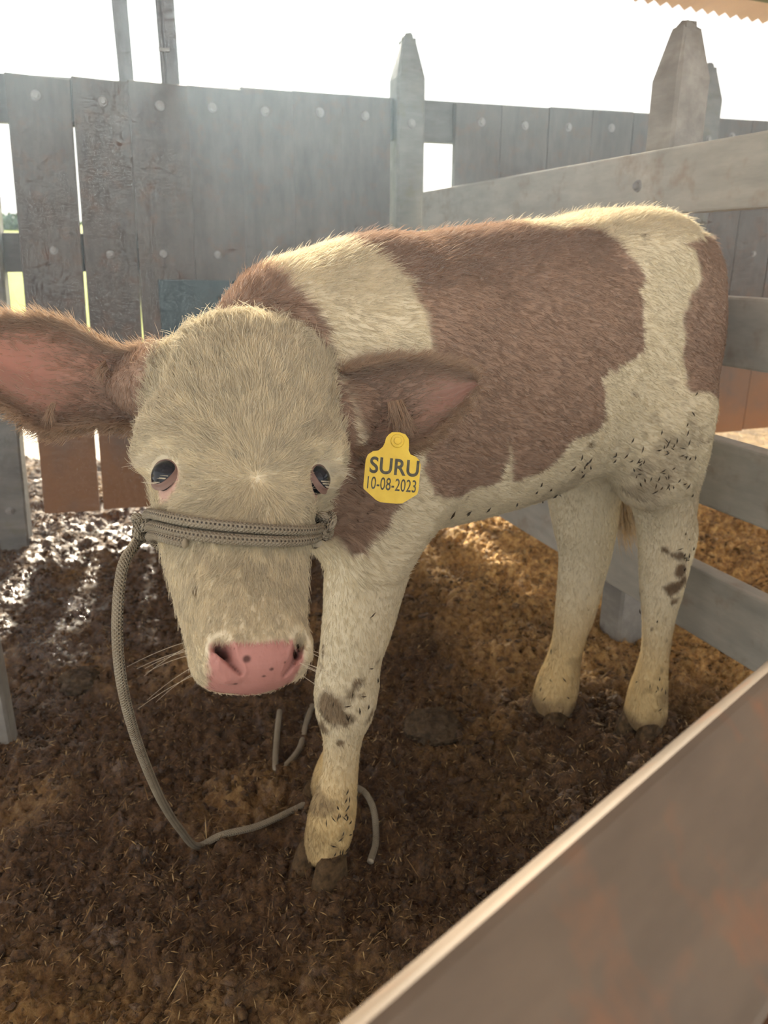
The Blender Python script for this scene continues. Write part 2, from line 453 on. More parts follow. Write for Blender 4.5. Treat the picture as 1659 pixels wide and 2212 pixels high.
# tree line on the rise and tall weeds behind the fence
M_LEAF = mat('far_foliage', (0.12, 0.16, 0.09), 0.9, 0.1); k = NT(M_LEAF); k.l(k.ramp(k.noise(k.coord('Object'), 3, 5), [(0.3, (0.10, 0.14, 0.09)), (0.7, (0.22, 0.27, 0.14))]), k.b.inputs['Base Color'])
def leaf_cloud(name, centre, rad, n, size, mtl, label, cat, group=None):
    V, F = [], []
    c = np.array(centre, float)
    for i in range(n):
        d_ = RNG.normal(size=3); d_ /= np.linalg.norm(d_)
        p = c + d_ * np.array(rad) * RNG.uniform(0.55, 1.0)
        a = unit0(RNG.normal(size=3)); b = unit0(np.cross(a, RNG.normal(size=3)))
        j = len(V); s_ = size * RNG.uniform(0.6, 1.3)
        V += [p - a * s_, p + b * s_ * 0.5, p + a * s_, p - b * s_ * 0.5]; F.append((j, j + 1, j + 2, j + 3))
    # trunk
    j = len(V)
    for zz, r in ((c[2] - rad[2] * 1.6, 0.12), (c[2], 0.06)):
        for i in range(6):
            V.append(np.array([c[0] + r * rad[0] * math.cos(i * PI / 3), c[1] + r * rad[0] * math.sin(i * PI / 3), zz]))
    for i in range(6): F.append((j + i, j + (i + 1) % 6, j + 6 + (i + 1) % 6, j + 6 + i))
    o = mesh_from(name, np.array(V), F, mtl)
    return tag(o, label, cat, group)
unit0 = lambda v: v / (np.linalg.norm(v) + 1e-12)
th = math.radians(-24.6); dist = 62
leaf_cloud('hedge', (dist * math.sin(th), dist * math.cos(th), 3.05), (5.0, 1.2, 0.62), 1500, 0.22, M_LEAF, 'hazy hedgerow far off across the meadow in the left gap', 'hedge')
# tall grass clump behind the opening beside the middle post
M_GRASS = mat('tall_grass', (0.42, 0.45, 0.10), 0.8, 0.1); k = NT(M_GRASS); k.l(k.ramp(k.noise(k.coord('Object'), 8, 3), [(0.3, (0.30, 0.36, 0.06)), (0.7, (0.55, 0.50, 0.16))]), k.b.inputs['Base Color'])
V, F = [], []
gc = onplane(950, 470, (0, 5.2, 0), (0, 1, 0))
for i in range(160):
    bx_, by_ = gc[0] + RNG.normal() * 0.10, 5.2 + RNG.normal() * 0.12
    hgt = RNG.uniform(0.9, 1.43); a_ = RNG.uniform(0, PI); w_ = 0.006
    dx, dy = RNG.normal() * 0.06, RNG.normal() * 0.06
    for s_ in range(4):
        t0, t1 = s_ / 4, (s_ + 1) / 4
        def q_(t, sg): return (bx_ + dx * t * t + sg * w_ * (1 - t) * math.cos(a_), by_ + dy * t * t + sg * w_ * (1 - t) * math.sin(a_), -0.06 + hgt * t)
        j = len(V); V += [q_(t0, -1), q_(t0, 1), q_(t1, 1), q_(t1, -1)]; F.append((j, j + 1, j + 2, j + 3))
tag(mesh_from('tall_grass', np.array(V), F, M_GRASS), 'sunlit tall grass seen through the opening beside the middle post', 'grass', kind='stuff')

# ================================================================== back fence of dark upright planks
fence = empty('plank_fence', (-1.32, 2.66, 0), math.atan2(BD[1], BD[0]))
tag(fence, 'tall dark plank fence with pointed posts along the back of the pen', 'fence')
def bpt(t, off, z): return B0 + BD * t + BN * off + np.array([0, 0, z])
def bt(u, v, off=0.0):
    p = onplane(u, v, B0 + BN * off, BN); return float((p - B0) @ BD), float(p[2])
TOPZ = 1.540
def bolt(p, d, r=0.012, parent=None):
    """hexagon-socket bolt head with washer, axis d"""
    d = Vector(d).normalized(); bm = bmesh.new()
    for rad, dep, z in ((r * 1.5, 0.003, 0.0015), (r, 0.008, 0.006)):
        g = bmesh.ops.create_cone(bm, cap_ends=True, segments=14 if rad > r else 6, radius1=rad, radius2=rad * 0.9, depth=dep)
        for v in g['verts']: v.co.z += z
    o = bm_obj('bolt', bm, M_BOLT)
    M = d.to_track_quat('Z', 'Y').to_matrix().to_4x4(); M.translation = Vector(p)
    o.matrix_world = M
    if parent:
        o.parent = parent
        o.matrix_parent_inverse = (WM[parent.name] if parent.name in WM else Matrix.LocRotScale(parent.location, parent.rotation_euler, None)).inverted()
    return o
PL_T = 0.032
lean_at = lambda t: 0.055 * min(1.0, max(0.0, 1 - t / 1.5))        # the left end of the fence leans a little
def plank(t0, t1, zb, zt, off=0.0):
    c = (t0 + t1) / 2
    ln = lean_at(c) + random.uniform(-0.0015, 0.0015)
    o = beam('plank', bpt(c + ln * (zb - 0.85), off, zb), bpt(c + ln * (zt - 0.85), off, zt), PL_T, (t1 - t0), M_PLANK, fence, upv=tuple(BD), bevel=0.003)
    return o
edges_px = [30, 160, 285, 405, 520, 630, 735, 840]
ts = []
for u in edges_px:
    t_, z_ = bt(u, 230); ts.append(t_ - lean_at(t_) * (z_ - 0.85))
ts[0] = bt(62, 700)[0]; ts[1] = bt(192, 690)[0]; ts[2] = bt(308, 690)[0]
gaps = [0, 0.0045, 0.0022, 0.0006, 0.0006, 0.0006, 0.0006, 0]
bolts_t = []
for i in range(7):
    pk_ = plank(ts[i] + gaps[i], ts[i + 1] - gaps[i + 1], 0.098 + random.uniform(-0.006, 0.006) + 0.02 * (i > 2), TOPZ - 0.004 + random.uniform(-0.004, 0.002))
    bolts_t.append(((ts[i] + ts[i + 1]) / 2, pk_))
# right of the middle post, after the opening
e2 = [bt(978, 360)[0]]
while e2[-1] < 5.2: e2.append(e2[-1] + random.uniform(0.185, 0.205))
for i in range(len(e2) - 1):
    pk_ = plank(e2[i] + 0.0012, e2[i + 1] - 0.0012, 0.20 + random.uniform(-0.01, 0.01), TOPZ - 0.004 + random.uniform(-0.004, 0.002))
    bolts_t.append(((e2[i] + e2[i + 1]) / 2, pk_))
# left of the left post
e3 = [-0.20]
while e3[-1] > -1.9: e3.append(e3[-1] - random.uniform(0.19, 0.2))
for i in range(len(e3) - 1):
    plank(e3[i + 1] + 0.002, e3[i] - 0.002, 0.13, TOPZ - 0.004)
RO = -(PL_T / 2 + 0.021)
for (z0, z1) in ((1.40, TOPZ), (0.945, 1.07), (0.42, 0.545)):
    beam('rail', bpt(-2.0, RO, (z0 + z1) / 2), bpt(5.2, RO, (z0 + z1) / 2), 0.040, z1 - z0, M_PLANKRAIL, fence, bevel=0.004)
for t, pk_ in bolts_t:
    bolt(bpt(t + lean_at(t) * 0.62 + random.uniform(-0.012, 0.012), PL_T / 2, 1.472 + random.uniform(-0.006, 0.006)), BN, 0.0105, pk_)
    if t < 1.5 or t > 2.3: bolt(bpt(t + lean_at(t) * 0.15 + random.uniform(-0.012, 0.012), PL_T / 2, 1.008 + random.uniform(-0.008, 0.008)), BN, 0.009, pk_)

def pointed_post(name, p, size, ztop, zsh, yaw, m, parent=None, zbot=-0.05, tip=0.45, lean=0.0):
    """square post with four-sided tapering top and a worn stepped tip"""
    bm = bmesh.new(); rows = []
    prof = [(zbot, 1.0), (zsh, 1.0), (zsh + (ztop - zsh) * 0.80, tip + 0.06), (zsh + (ztop - zsh) * 0.86, tip + 0.03), (zsh + (ztop - zsh) * 0.87, tip - 0.10), (ztop - 0.006, tip - 0.14), (ztop, tip - 0.28)]
    for z, s_ in prof:
        h_ = size / 2 * s_; ch = 0.16 * h_
        ring = []
        for (sx_, sy__) in ((1, 1), (-1, 1), (-1, -1), (1, -1)):
            a, b = (sx_ * h_, sy__ * (h_ - ch)), (sx_ * (h_ - ch), sy__ * h_)
            if sx_ * sy__ < 0: a, b = b, a
            for x, y in (a, b):
                ring.append(bm.verts.new((x + random.uniform(-1, 1) * 0.0015, y + random.uniform(-1, 1) * 0.0015, z + (random.uniform(-0.004, 0.004) if z > zsh + 0.02 else 0))))
        rows.append(ring)
    for r in range(len(rows) - 1):
        for i in range(8): bm.faces.new((rows[r][i], rows[r][(i + 1) % 8], rows[r + 1][(i + 1) % 8], rows[r + 1][i]))
    bm.faces.new(rows[0][::-1]); bm.faces.new(rows[-1])
    o = bm_obj(name, bm, m)
    M = Matrix.Rotation(yaw, 4, 'Z') @ Matrix.Rotation(lean, 4, 'Y'); M.translation = Vector(p); o.matrix_world = M
    if parent:
        o.parent = parent
        o.matrix_parent_inverse = Matrix.LocRotScale(parent.location, parent.rotation_euler, None).inverted()
    return o
M_BLUE = board_material('blue_sheet', (0.06, 0.085, 0.098), (0.08, 0.112, 0.125), (0.10, 0.135, 0.148), 0.6, (0.10, 0.10, 0.09), 0.3)
tb0, tb1 = bt(338, 640, 0.02)[0], bt(520, 640, 0.02)[0]
beam('blue_sheet', bpt((tb0 + tb1) / 2, PL_T / 2 + 0.004, 0.40), bpt((tb0 + tb1) / 2 + 0.01, PL_T / 2 + 0.004, 0.915), 0.006, tb1 - tb0, M_BLUE, fence, upv=tuple(BD), bevel=0.002)
FYAW = math.atan2(BD[1], BD[0])
pm = bt(889, 300, 0.04)[0]
pr = bt(1535, 260, 0.04)[0]
for t, zt in ((-0.04, 1.74), (pm, 1.745), (pr, 1.735)):
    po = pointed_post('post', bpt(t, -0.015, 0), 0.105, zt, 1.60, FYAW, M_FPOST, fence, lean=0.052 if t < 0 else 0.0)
    bolt(bpt(t, 0.040, 1.45), BN, 0.010, fence)
bolt(bpt(-0.035, 0.040, 0.13), BN, 0.010, fence)

# ================================================================== right fence of four grey rails
rf = empty('rail_fence', (0.59, 1.95, 0), 0)
tag(rf, 'grey four-rail board fence along the right side behind the calf', 'fence')
RD = np.array([-0.36, 0.933, 0.0]); RD /= np.linalg.norm(RD); RN = np.array([-RD[1], RD[0], 0.0])   # RN points into the pen
R0 = np.array([0.59, 1.95, 0.0])
def rpt(s, off, z): return R0 + RD * s + RN * off + np.array([0, 0, z])
RAIL_T = 0.042
rails_ = []
for z0, z1 in ((1.085, 1.220), (0.782, 0.920), (0.478, 0.628), (0.172, 0.332)):
    rails_.append(beam('rail', rpt(-1.75, 0, (z0 + z1) / 2), rpt(1.19, 0, (z0 + z1) / 2 + 0.0), RAIL_T, z1 - z0, M_RAIL, rf, bevel=0.005))
for sp in (-0.035, -1.45):
    pc = rpt(sp, -(RAIL_T / 2 + 0.047), 0)
    pointed_post('post', pc, 0.092, 1.487, 1.372, math.atan2(RD[1], RD[0]), M_POST, rf, tip=0.46)
    for zz, ro_ in zip((1.15, 0.85, 0.55, 0.25), rails_):
        bolt(rpt(sp, RAIL_T / 2, zz), RN, 0.009, ro_)

# ================================================================== near fence, right under the camera
nf = empty('board_fence', (0.1, 0.3, 0), 0)
tag(nf, 'blurred worn board rail cutting across the near right corner', 'fence')
N0 = at(780, 2212, 0.285); N1 = at(1659, 1440, 0.56); N1[2] = N0[2]
N1 = onplane(1659, 1447, (0, 0, N0[2]), (0, 0, 1))
nd = N1 - N0; nd /= np.linalg.norm(nd); nn_ = np.array([nd[1], -nd[0], 0])    # away from the calf, towards the camera
def npt(s, off, z): return N0 + nd * s + nn_ * off + np.array([0, 0, z - N0[2]])
NT_, NH = 0.030, 0.118
vdir = (N0 + N1) / 2 - _C; vdir -= nd * np.dot(vdir, nd); vdir /= np.linalg.norm(vdir)
face_n = -vdir; wide = np.cross(nd, face_n); wide = wide if wide[2] < 0 else -wide       # broad face leans back, towards whoever looks over it
ROLL = math.radians(12); face_n, wide = face_n * math.cos(ROLL) + wide * math.sin(ROLL), wide * math.cos(ROLL) - face_n * math.sin(ROLL)
M_NEAR2 = board_material('red_brown_rail', (0.17, 0.075, 0.04), (0.24, 0.11, 0.055), (0.30, 0.15, 0.08), 0.6, (0.17, 0.12, 0.08), 0.4)
for k_, mm in ((0, M_NEAR), (1, M_NEAR2), (2, M_NEAR)):
    c = N0 + wide * (NH / 2 + k_ * (NH + 0.016)) - face_n * (NT_ / 2 + 0.012 * k_)
    beam('rail', c - nd * 0.55, c + nd * 1.3, NT_, NH, mm, nf, upv=tuple(wide), bevel=0.006)
for sp in (-0.5, 1.25):
    pointed_post('post', N0 * np.array([1, 1, 0]) + nd * sp - np.array([face_n[0], face_n[1], 0]) * 0.0 + np.array([-nn_[0], -nn_[1], 0]) * 0.075, 0.09, N0[2] - 0.03, N0[2] - 0.06, math.atan2(nd[1], nd[0]), M_NEAR, nf)

# ================================================================== left stake, poles, roof
lp_ = ground(-14, 1606)
stake = pointed_post('stake', (lp_[0], lp_[1], 0), 0.085, 0.72, 0.60, 0.35, M_POST)
tag(stake, 'weathered grey stake standing at the left edge beside the muck', 'stake')
def pole(u0, u1, lab, pipe=False):
    off = -0.16
    a, b = bt(u0, 178, off), bt(u1, 178, off)
    t = (a[0] + b[0]) / 2; wd = abs(b[0] - a[0])
    root = empty('roof_pole', tuple(bpt(t, off, 0)), FYAW)
    tag(root, lab, 'pole', 'poles carrying the roof')
    beam('shaft', bpt(t - 0.012, off, -0.05), bpt(t + 0.004, off, 2.52), 0.07, wd * (0.62 if pipe else 0.8), M_POLE, root, upv=tuple(BD), bevel=0.004)
    tube('conduit', [bpt(t - wd * 0.42, off + 0.02, z) for z in np.linspace(0, 2.5, 12)], wd * (0.16 if pipe else 0.10), M_POLE, root, 10)
    if pipe:
        for z in (1.66, 2.1): beam('clip', bpt(t - wd * 0.62, off + 0.045, z), bpt(t - wd * 0.1, off + 0.045, z), 0.006, 0.012, M_BOLT, root, bevel=0.001)
pole(258, 294, 'narrow dark pole rising behind the fence, left of the pair')
pole(352, 396, 'thicker dark pole with a conduit rising behind the fence, right of the pair', True)
# roof sheet: eave over the far side, rising over the pen
E0 = onplane(1378, 0, (0, 0, 2.12), (0, 0, 1)); E1 = onplane(1659, 49, (0, 0, 2.12), (0, 0, 1))
ed = E1 - E0; ed /= np.linalg.norm(ed); en = np.array([ed[1], -ed[0], 0.0]); en = en if en[1] < 0 else -en
roof = empty('roof', tuple(E0), 0)
tag(roof, 'corrugated roof sheet with a zigzag eave above the pen', kind='structure')
M_ROOF = mat('corrugated_sheet', (0.55, 0.42, 0.35), 0.5, 0.4); k = NT(M_ROOF)
k.l(k.ramp(k.noise(k.coord('Object'), 3, 5), [(0.3, (0.60, 0.48, 0.43)), (0.7, (0.76, 0.62, 0.56))]), k.b.inputs['Base Color'])
M_PURLIN = board_material('purlin', (0.10, 0.10, 0.11), (0.14, 0.14, 0.15), (0.18, 0.18, 0.18), 0.6)
SLOPE = 0.20
def roof_pt(a, r, dz=0.0): return E0 + ed * a + en * r + np.array([0, 0, SLOPE * r + dz])
per = 0.076; ROOF_LEN = 8.5
na_ = int(9.6 / (per / 4))
aa = -6.0 + np.arange(na_ + 1) * per / 4
wave = 0.011 * np.array([0, 1, 0, -1])[np.arange(na_ + 1) % 4]
V, F = [], []
for r in (0.0, ROOF_LEN):
    for dz_ in (0.0, 0.0015):
        for a_, w_ in zip(aa, wave): V.append(roof_pt(a_, r, w_ + dz_))
m_ = na_ + 1
for i in range(na_):
    F.append((i, i + 1, 2 * m_ + i + 1, 2 * m_ + i)); F.append((m_ + i, 3 * m_ + i, 3 * m_ + i + 1, m_ + i + 1))
    F.append((i, m_ + i, m_ + i + 1, i + 1)); F.append((2 * m_ + i, 2 * m_ + i + 1, 3 * m_ + i + 1, 3 * m_ + i))
sh = mesh_from('roof_sheet', np.array(V), F, M_ROOF); world_child(sh, roof)
for r in (0.33, 1.6, 2.9, 4.3, 5.7, 7.1, 8.3):
    beam('purlin', roof_pt(-6.0, r, -0.055), roof_pt(3.6, r, -0.055), 0.05, 0.085, M_PURLIN, roof, bevel=0.003)

# ================================================================== haze volume added to give the washed-out veil of lens glare
m = bpy.data.materials.new('glare_veil'); m.use_nodes = True; k = NT(m); k.t.nodes.remove(k.b)
vsn = k.n('ShaderNodeVolumeScatter'); vsn.inputs['Color'].default_value = (0.60, 0.80, 1.0, 1)
vsn.inputs['Density'].default_value = HAZE; vsn.inputs['Anisotropy'].default_value = 0.62
k.l(vsn.outputs[0], k.out.inputs['Volume'])
bm = bmesh.new(); bmesh.ops.create_cube(bm, size=1.0)
for v in bm.verts: v.co = Vector((v.co.x * 7.0, 1.15 + v.co.y * 4.6, 1.02 + v.co.z * 2.3))
hz_o = bm_obj('haze', bm, m)
tag(hz_o, 'pale haze added in the pen to give the veil of glare', 'haze', kind='stuff')
# ================================================================== the calf
# calf frame: X forwards along the trunk, Y to its left, Z up; origin on the floor between the hind feet
CO = np.array([0.485, 1.504, 0.0])
CD = np.array([-0.82, -0.572, 0.0]); CD /= np.linalg.norm(CD)
CL = np.array([-CD[1], CD[0], 0.0])
CR = np.array([CD, CL, [0, 0, 1.0]])                 # rows: calf axes in world
def to_loc(p): return (np.asarray(p, float) - CO) @ CR.T
def to_wor(q): return np.asarray(q, float) @ CR + CO
def cy(u, v, Y): return to_loc(onplane(u, v, CO + CL * Y, CL))
def camZ(q): return float((to_wor(q) - _C) @ _fw)

VOX = 0.0055
LO = np.array([-0.33, -0.27, -0.03]); HI = np.array([1.15, 0.52, 1.14])
NG = np.ceil((HI - LO) / VOX).astype(int) + 1
FLD = np.full(tuple(NG), 1.0, np.float32)
AX = [LO[i] + VOX * np.arange(NG[i]) for i in range(3)]

def region(lo, hi, pad):
    s = []
    for i in range(3):
        a = int(max(0, math.floor((lo[i] - pad - LO[i]) / VOX))); b = int(min(NG[i], math.ceil((hi[i] + pad - LO[i]) / VOX) + 1))
        s.append(slice(a, max(a, b)))
    gx, gy, gz = np.meshgrid(AX[0][s[0]], AX[1][s[1]], AX[2][s[2]], indexing='ij')
    return tuple(s), gx, gy, gz
def smin(a, b, k):
    h = np.clip(0.5 + 0.5 * (b - a) / k, 0, 1)
    return b * (1 - h) + a * h - k * h * (1 - h)
def put(s, d, k):
    FLD[s] = smin(FLD[s], d.astype(np.float32), k)
def carve(s, d, k):
    FLD[s] = -smin(-FLD[s], d.astype(np.float32), k)
def cone_d(gx, gy, gz, a, b, ra, rb):
    ax, ay, az = a; dx, dy, dz = b[0] - a[0], b[1] - a[1], b[2] - a[2]
    L2 = dx * dx + dy * dy + dz * dz + 1e-12
    t = np.clip(((gx - ax) * dx + (gy - ay) * dy + (gz - az) * dz) / L2, 0, 1)
    return np.sqrt((gx - ax - t * dx) ** 2 + (gy - ay - t * dy) ** 2 + (gz - az - t * dz) ** 2) - (ra + (rb - ra) * t)
def chain(pts, k, kin=0.010):
    P_ = np.array([p[:3] for p in pts]); R_ = np.array([p[3] for p in pts])
    s, gx, gy, gz = region((P_ - R_[:, None]).min(0), (P_ + R_[:, None]).max(0), 0.06)
    d = None
    for i in range(len(pts) - 1):
        c = cone_d(gx, gy, gz, P_[i], P_[i + 1], R_[i], R_[i + 1])
        d = c if d is None else (smin(d, c, kin) if kin > 0 else np.minimum(d, c))
    put(s, d, k)
def blob(c, rad, k, axes=None, sub=False):
    """ellipsoid; axes = rows of an orthonormal frame in calf coordinates"""
    c = np.asarray(c, float); rad = np.asarray(rad, float); A = np.eye(3) if axes is None else np.asarray(axes)
    m = rad.max()
    s, gx, gy, gz = region(c - m, c + m, 0.05)
    x, y, z = gx - c[0], gy - c[1], gz - c[2]
    e = [(A[i, 0] * x + A[i, 1] * y + A[i, 2] * z) / rad[i] for i in range(3)]
    r = np.sqrt(e[0] ** 2 + e[1] ** 2 + e[2] ** 2)
    g = np.sqrt((e[0] / rad[0]) ** 2 + (e[1] / rad[1]) ** 2 + (e[2] / rad[2]) ** 2) + 1e-9
    d = r * (r - 1) / g
    (carve if sub else put)(s, d, k)

# ---- trunk: loft of egg sections along X
TR = np.array([  # X, top, bottom, half width
    (-0.175, 0.90, 0.80, 0.015), (-0.16, 0.94, 0.72, 0.045), (-0.13, 0.985, 0.66, 0.075), (-0.09, 1.02, 0.62, 0.105),
    (-0.03, 1.050, 0.61, 0.138), (0.04, 1.064, 0.615, 0.152), (0.11, 1.064, 0.612, 0.155), (0.20, 1.052, 0.596, 0.165),
    (0.32, 1.046, 0.583, 0.178), (0.45, 1.034, 0.578, 0.178), (0.55, 1.020, 0.578, 0.165), (0.64, 1.010, 0.585, 0.145),
    (0.72, 0.985, 0.595, 0.125), (0.79, 0.94, 0.62, 0.100), (0.84, 0.88, 0.66, 0.065), (0.865, 0.82, 0.70, 0.02)])
_s, gx, gy, gz = region((-0.24, -0.2, 0.55), (0.88, 0.2, 1.1), 0.06)
xs = AX[0][_s[0]]
from_tr = lambda c: np.interp(xs, TR[:, 0], TR[:, c])
def soft(arr, it=6):
    for _ in range(it):
        arr = np.convolve(np.pad(arr, 2, mode='edge'), np.ones(5) / 5, 'valid')
    return arr
zt, zb, hw = soft(from_tr(1)), soft(from_tr(2)), soft(from_tr(3))
zc = (zt * 0.47 + zb * 0.53)
hu = (zt - zc)[:, None, None]; hd = (zc - zb)[:, None, None]
dz = gz - zc[:, None, None]
hh = np.where(dz > 0, hu, hd)
pw = np.where(dz > 0, 2.05, 2.3)
rr_ = ((np.abs(gy) / hw[:, None, None]) ** pw + (np.abs(dz) / hh) ** pw) ** (1 / pw)
d = (rr_ - 1) * np.minimum(hh, hw[:, None, None]) * 0.9
over = np.maximum(np.maximum(-0.175 - gx, gx - 0.865), 0)
d = np.maximum(d, -0.04) + over * 1.2
FLD[_s] = np.minimum(FLD[_s], d.astype(np.float32))
del rr_, d, over

# ---- hips, thighs, shoulders
for sy in (1, -1):
    blob((0.085, 0.092 * sy, 1.006), (0.070, 0.045, 0.034), 0.09)          # hook bone
    blob((-0.085, 0.052 * sy, 0.945), (0.05, 0.036, 0.06), 0.09)          # pin bone
    blob((0.04, 0.098 * sy, 0.80), (0.120, 0.058, 0.17), 0.06, np.array([[0.94, 0, 0.34], [0, 1, 0], [-0.34, 0, 0.94]]))
    blob((0.60, 0.115 * sy, 0.80), (0.095, 0.050, 0.17), 0.06, np.array([[0.94, 0, 0.34], [0, 1, 0], [-0.34, 0, 0.94]]))
chain([(-0.11, 0, 1.000, 0.024), (-0.165, -0.004, 0.955, 0.021), (-0.188, -0.012, 0.88, 0.019), (-0.196, -0.03, 0.78, 0.016), (-0.195, -0.08, 0.68, 0.013), (*cy(1338, 1000, -0.125), 0.011)], 0.022, 0.01)   # tail

def leg_px(rows, k, extra=0.0):
    """rows: bearing u, v of the limb's axis, its width as seen, and the plane Y it stands in"""
    pts = []
    for u, v, wpx, Y in rows:
        q = cy(u, v, Y); pts.append((q[0], q[1], q[2], wpx * 0.5 * camZ(q) / FPX + extra))
    chain([tuple(q) for q in spline(np.array(pts), len(pts) * 3)], k, 0)
    return pts
E_ = 0.0005
LF = leg_px([(845, 1060, 215, .105), (805, 1180, 190, .10), (788, 1270, 165, .09), (772, 1350, 150, .082), (757, 1420, 132, .076), (749, 1485, 136, .070),
             (745, 1530, 124, .067), (741, 1580, 88, .064), (737, 1640, 74, .06), (731, 1690, 80, .057), (720, 1745, 98, .053), (712, 1790, 100, .05), (704, 1826, 92, .048)], 0.05, E_)
RF = leg_px([(800, 1120, 180, -.10), (775, 1280, 150, -.10), (764, 1380, 128, -.10), (757, 1460, 112, -.10), (752, 1510, 104, -.10),
             (746, 1570, 72, -.10), (735, 1620, 66, -.10), (722, 1668, 82, -.10), (713, 1700, 82, -.10)], 0.05, E_)
HLr = [(1425, 900, 215, .10), (1428, 980, 190, .10), (1432, 1050, 148, .095), (1437, 1120, 122, .09), (1434, 1190, 104, .09), (1430, 1260, 92, .09),
       (1423, 1330, 68, .088), (1417, 1395, 58, .086), (1409, 1445, 64, .084), (1400, 1495, 80, .082), (1394, 1540, 88, .08)]
HL = leg_px(HLr, 0.05, E_)
HRr = [(1262, 900, 190, -.09), (1262, 1000, 175, -.09), (1262, 1080, 150, -.085), (1264, 1130, 134, -.08), (1264, 1185, 112, -.08), (1255, 1250, 96, -.08), (1243, 1320, 84, -.08),
       (1229, 1380, 68, -.08), (1217, 1430, 72, -.08), (1205, 1475, 88, -.08), (1196, 1512, 90, -.08)]
HR = leg_px(HRr, 0.05, E_)
# points of the hocks
for rows in ([(1478, 1085, 34, .09), (1484, 1150, 46, .09), (1462, 1235, 48, .09)], [(1318, 1090, 30, -.08), (1314, 1140, 36, -.08), (1295, 1220, 40, -.08)]):
    leg_px(rows, 0.022)
# flank fold down to the stifle
for sy in (1, -1):
    chain([(0.17, 0.10 * sy, 0.70, 0.035), (0.12, 0.115 * sy, 0.66, 0.035), (0.08, 0.11 * sy, 0.60, 0.045)], 0.05)

# neck: crest and throat
NB = np.array([0.62, 0.0, 0.845])
n2 = to_loc((-0.120, 1.05, 0.862)); n1 = to_loc((-0.150, 0.985, 0.838))
chain([(*NB, 0.155), (*n2, 0.112), (*n1, 0.090)], 0.06, 0.03)
t2 = to_loc((-0.09, 0.985, 0.74)); t1 = to_loc((-0.135, 0.875, 0.745))
chain([(0.67, 0.02, 0.72, 0.125), (*t2, 0.095), (*t1, 0.070)], 0.06, 0.03)
# ---- head: loft of sections along the skull axis
HT = to_loc(at(530, 700, 0.93)); HB = to_loc(at(538, 1440, 0.745))
ha = (HB - HT); HLEN = np.linalg.norm(ha); ha /= HLEN
vw = to_loc(at(534, 1060, 0.8)) - to_loc(_C); vw /= np.linalg.norm(vw)
hn = -vw - ha * np.dot(-vw, ha); hn /= np.linalg.norm(hn)
hl = np.cross(hn, ha); hl = -hl if np.dot(hl, to_loc(at(900, 1060, .8)) - to_loc(at(500, 1060, .8))) < 0 else hl
YAW = math.radians(9)
hn, hl = hn * math.cos(YAW) + hl * math.sin(YAW), hl * math.cos(YAW) - hn * math.sin(YAW)
HF = np.array([hl, ha, hn])                     # rows: lateral (its left), down the face, out of the face
def to_head(q): return (np.asarray(q, float) - HT) @ HF.T
def from_head(h): return np.asarray(h, float) @ HF + HT
OUT = [(714, 500, 590), (719, 465, 622), (726, 434, 648), (737, 405, 674), (750, 382, 698), (768, 356, 720), (800, 337, 730), (850, 322, 735), (900, 310, 738), (950, 303, 738), (1000, 302, 735),
       (1050, 308, 722), (1100, 317, 710), (1150, 329, 698), (1200, 342, 688), (1250, 356, 681), (1300, 371, 677), (1350, 386, 674), (1390, 395, 674), (1425, 400, 670),
       (1455, 408, 660), (1476, 424, 645), (1488, 446, 626), (1494, 476, 602)]
HS = []
def axis_at_v(v):
    lo, hi = -0.3, 1.4
    for _ in range(40):
        m = (lo + hi) / 2
        q = to_wor(HT + ha * HLEN * m) - _C
        if 1106 - FPX * (q @ _up) / (q @ _fw) < v: lo = m
        else: hi = m
    return lo * HLEN
for v, xl, xr in OUT:
    s_ = axis_at_v(v); q = to_wor(HT + ha * s_) - _C; Z = q @ _fw; ua = 829.5 + FPX * q[0] / Z
    HS.append((s_, max((xr - xl) / 2 * Z / FPX - float(np.interp(v, [700, 950, 1150, 1400], [0.015, 0.020, 0.013, 0.006])), 0.008), ((xr + xl) / 2 - ua) * Z / FPX))
HS = np.array(HS)
# profile: front (out of the face) and back (jaw side) of the axis
S0, S1 = HS[0, 0], HS[-1, 0]
PF = np.array([(0.0, 0.022), (0.03, 0.045), (0.09, 0.064), (0.20, 0.076), (0.34, 0.078), (0.46, 0.073), (0.60, 0.062), (0.74, 0.055), (0.86, 0.056), (0.93, 0.054), (0.97, 0.046), (1.0, 0.028)])
PB = np.array([(0.0, 0.030), (0.04, 0.060), (0.12, 0.080), (0.30, 0.092), (0.45, 0.100), (0.58, 0.092), (0.72, 0.070), (0.86, 0.060), (0.94, 0.052), (0.98, 0.040), (1.0, 0.026)])
hb = np.array([from_head((x, y, z)) for x in (-.14, .14) for y in (S0, S1) for z in (-.12, .1)])
_s, gx, gy, gz = region(hb.min(0), hb.max(0), 0.05)
X_, Y_, Z_ = gx - HT[0], gy - HT[1], gz - HT[2]
hx = HF[0, 0] * X_ + HF[0, 1] * Y_ + HF[0, 2] * Z_
hs = HF[1, 0] * X_ + HF[1, 1] * Y_ + HF[1, 2] * Z_
hz = HF[2, 0] * X_ + HF[2, 1] * Y_ + HF[2, 2] * Z_
tt = (hs - S0) / (S1 - S0)
wv = np.interp(hs, HS[:, 0], HS[:, 1]); cv = np.interp(hs, HS[:, 0], HS[:, 2])
f_ = np.interp(tt, PF[:, 0], PF[:, 1]); b_ = np.interp(tt, PB[:, 0], PB[:, 1])
mid_ = (f_ - b_) / 2; hd_ = (f_ + b_) / 2
pz = np.abs(hz - mid_) / hd_; px_ = np.abs(hx - cv) / np.maximum(wv, 0.01)
n_ = 2.5
d = ((px_ ** n_ + pz ** n_) ** (1 / n_) - 1) * np.minimum(wv, hd_)
ends = np.maximum(S0 - 0.004 - hs, hs - S1)
d = -smin(-d, -ends, 0.022)
HEADREG = _s
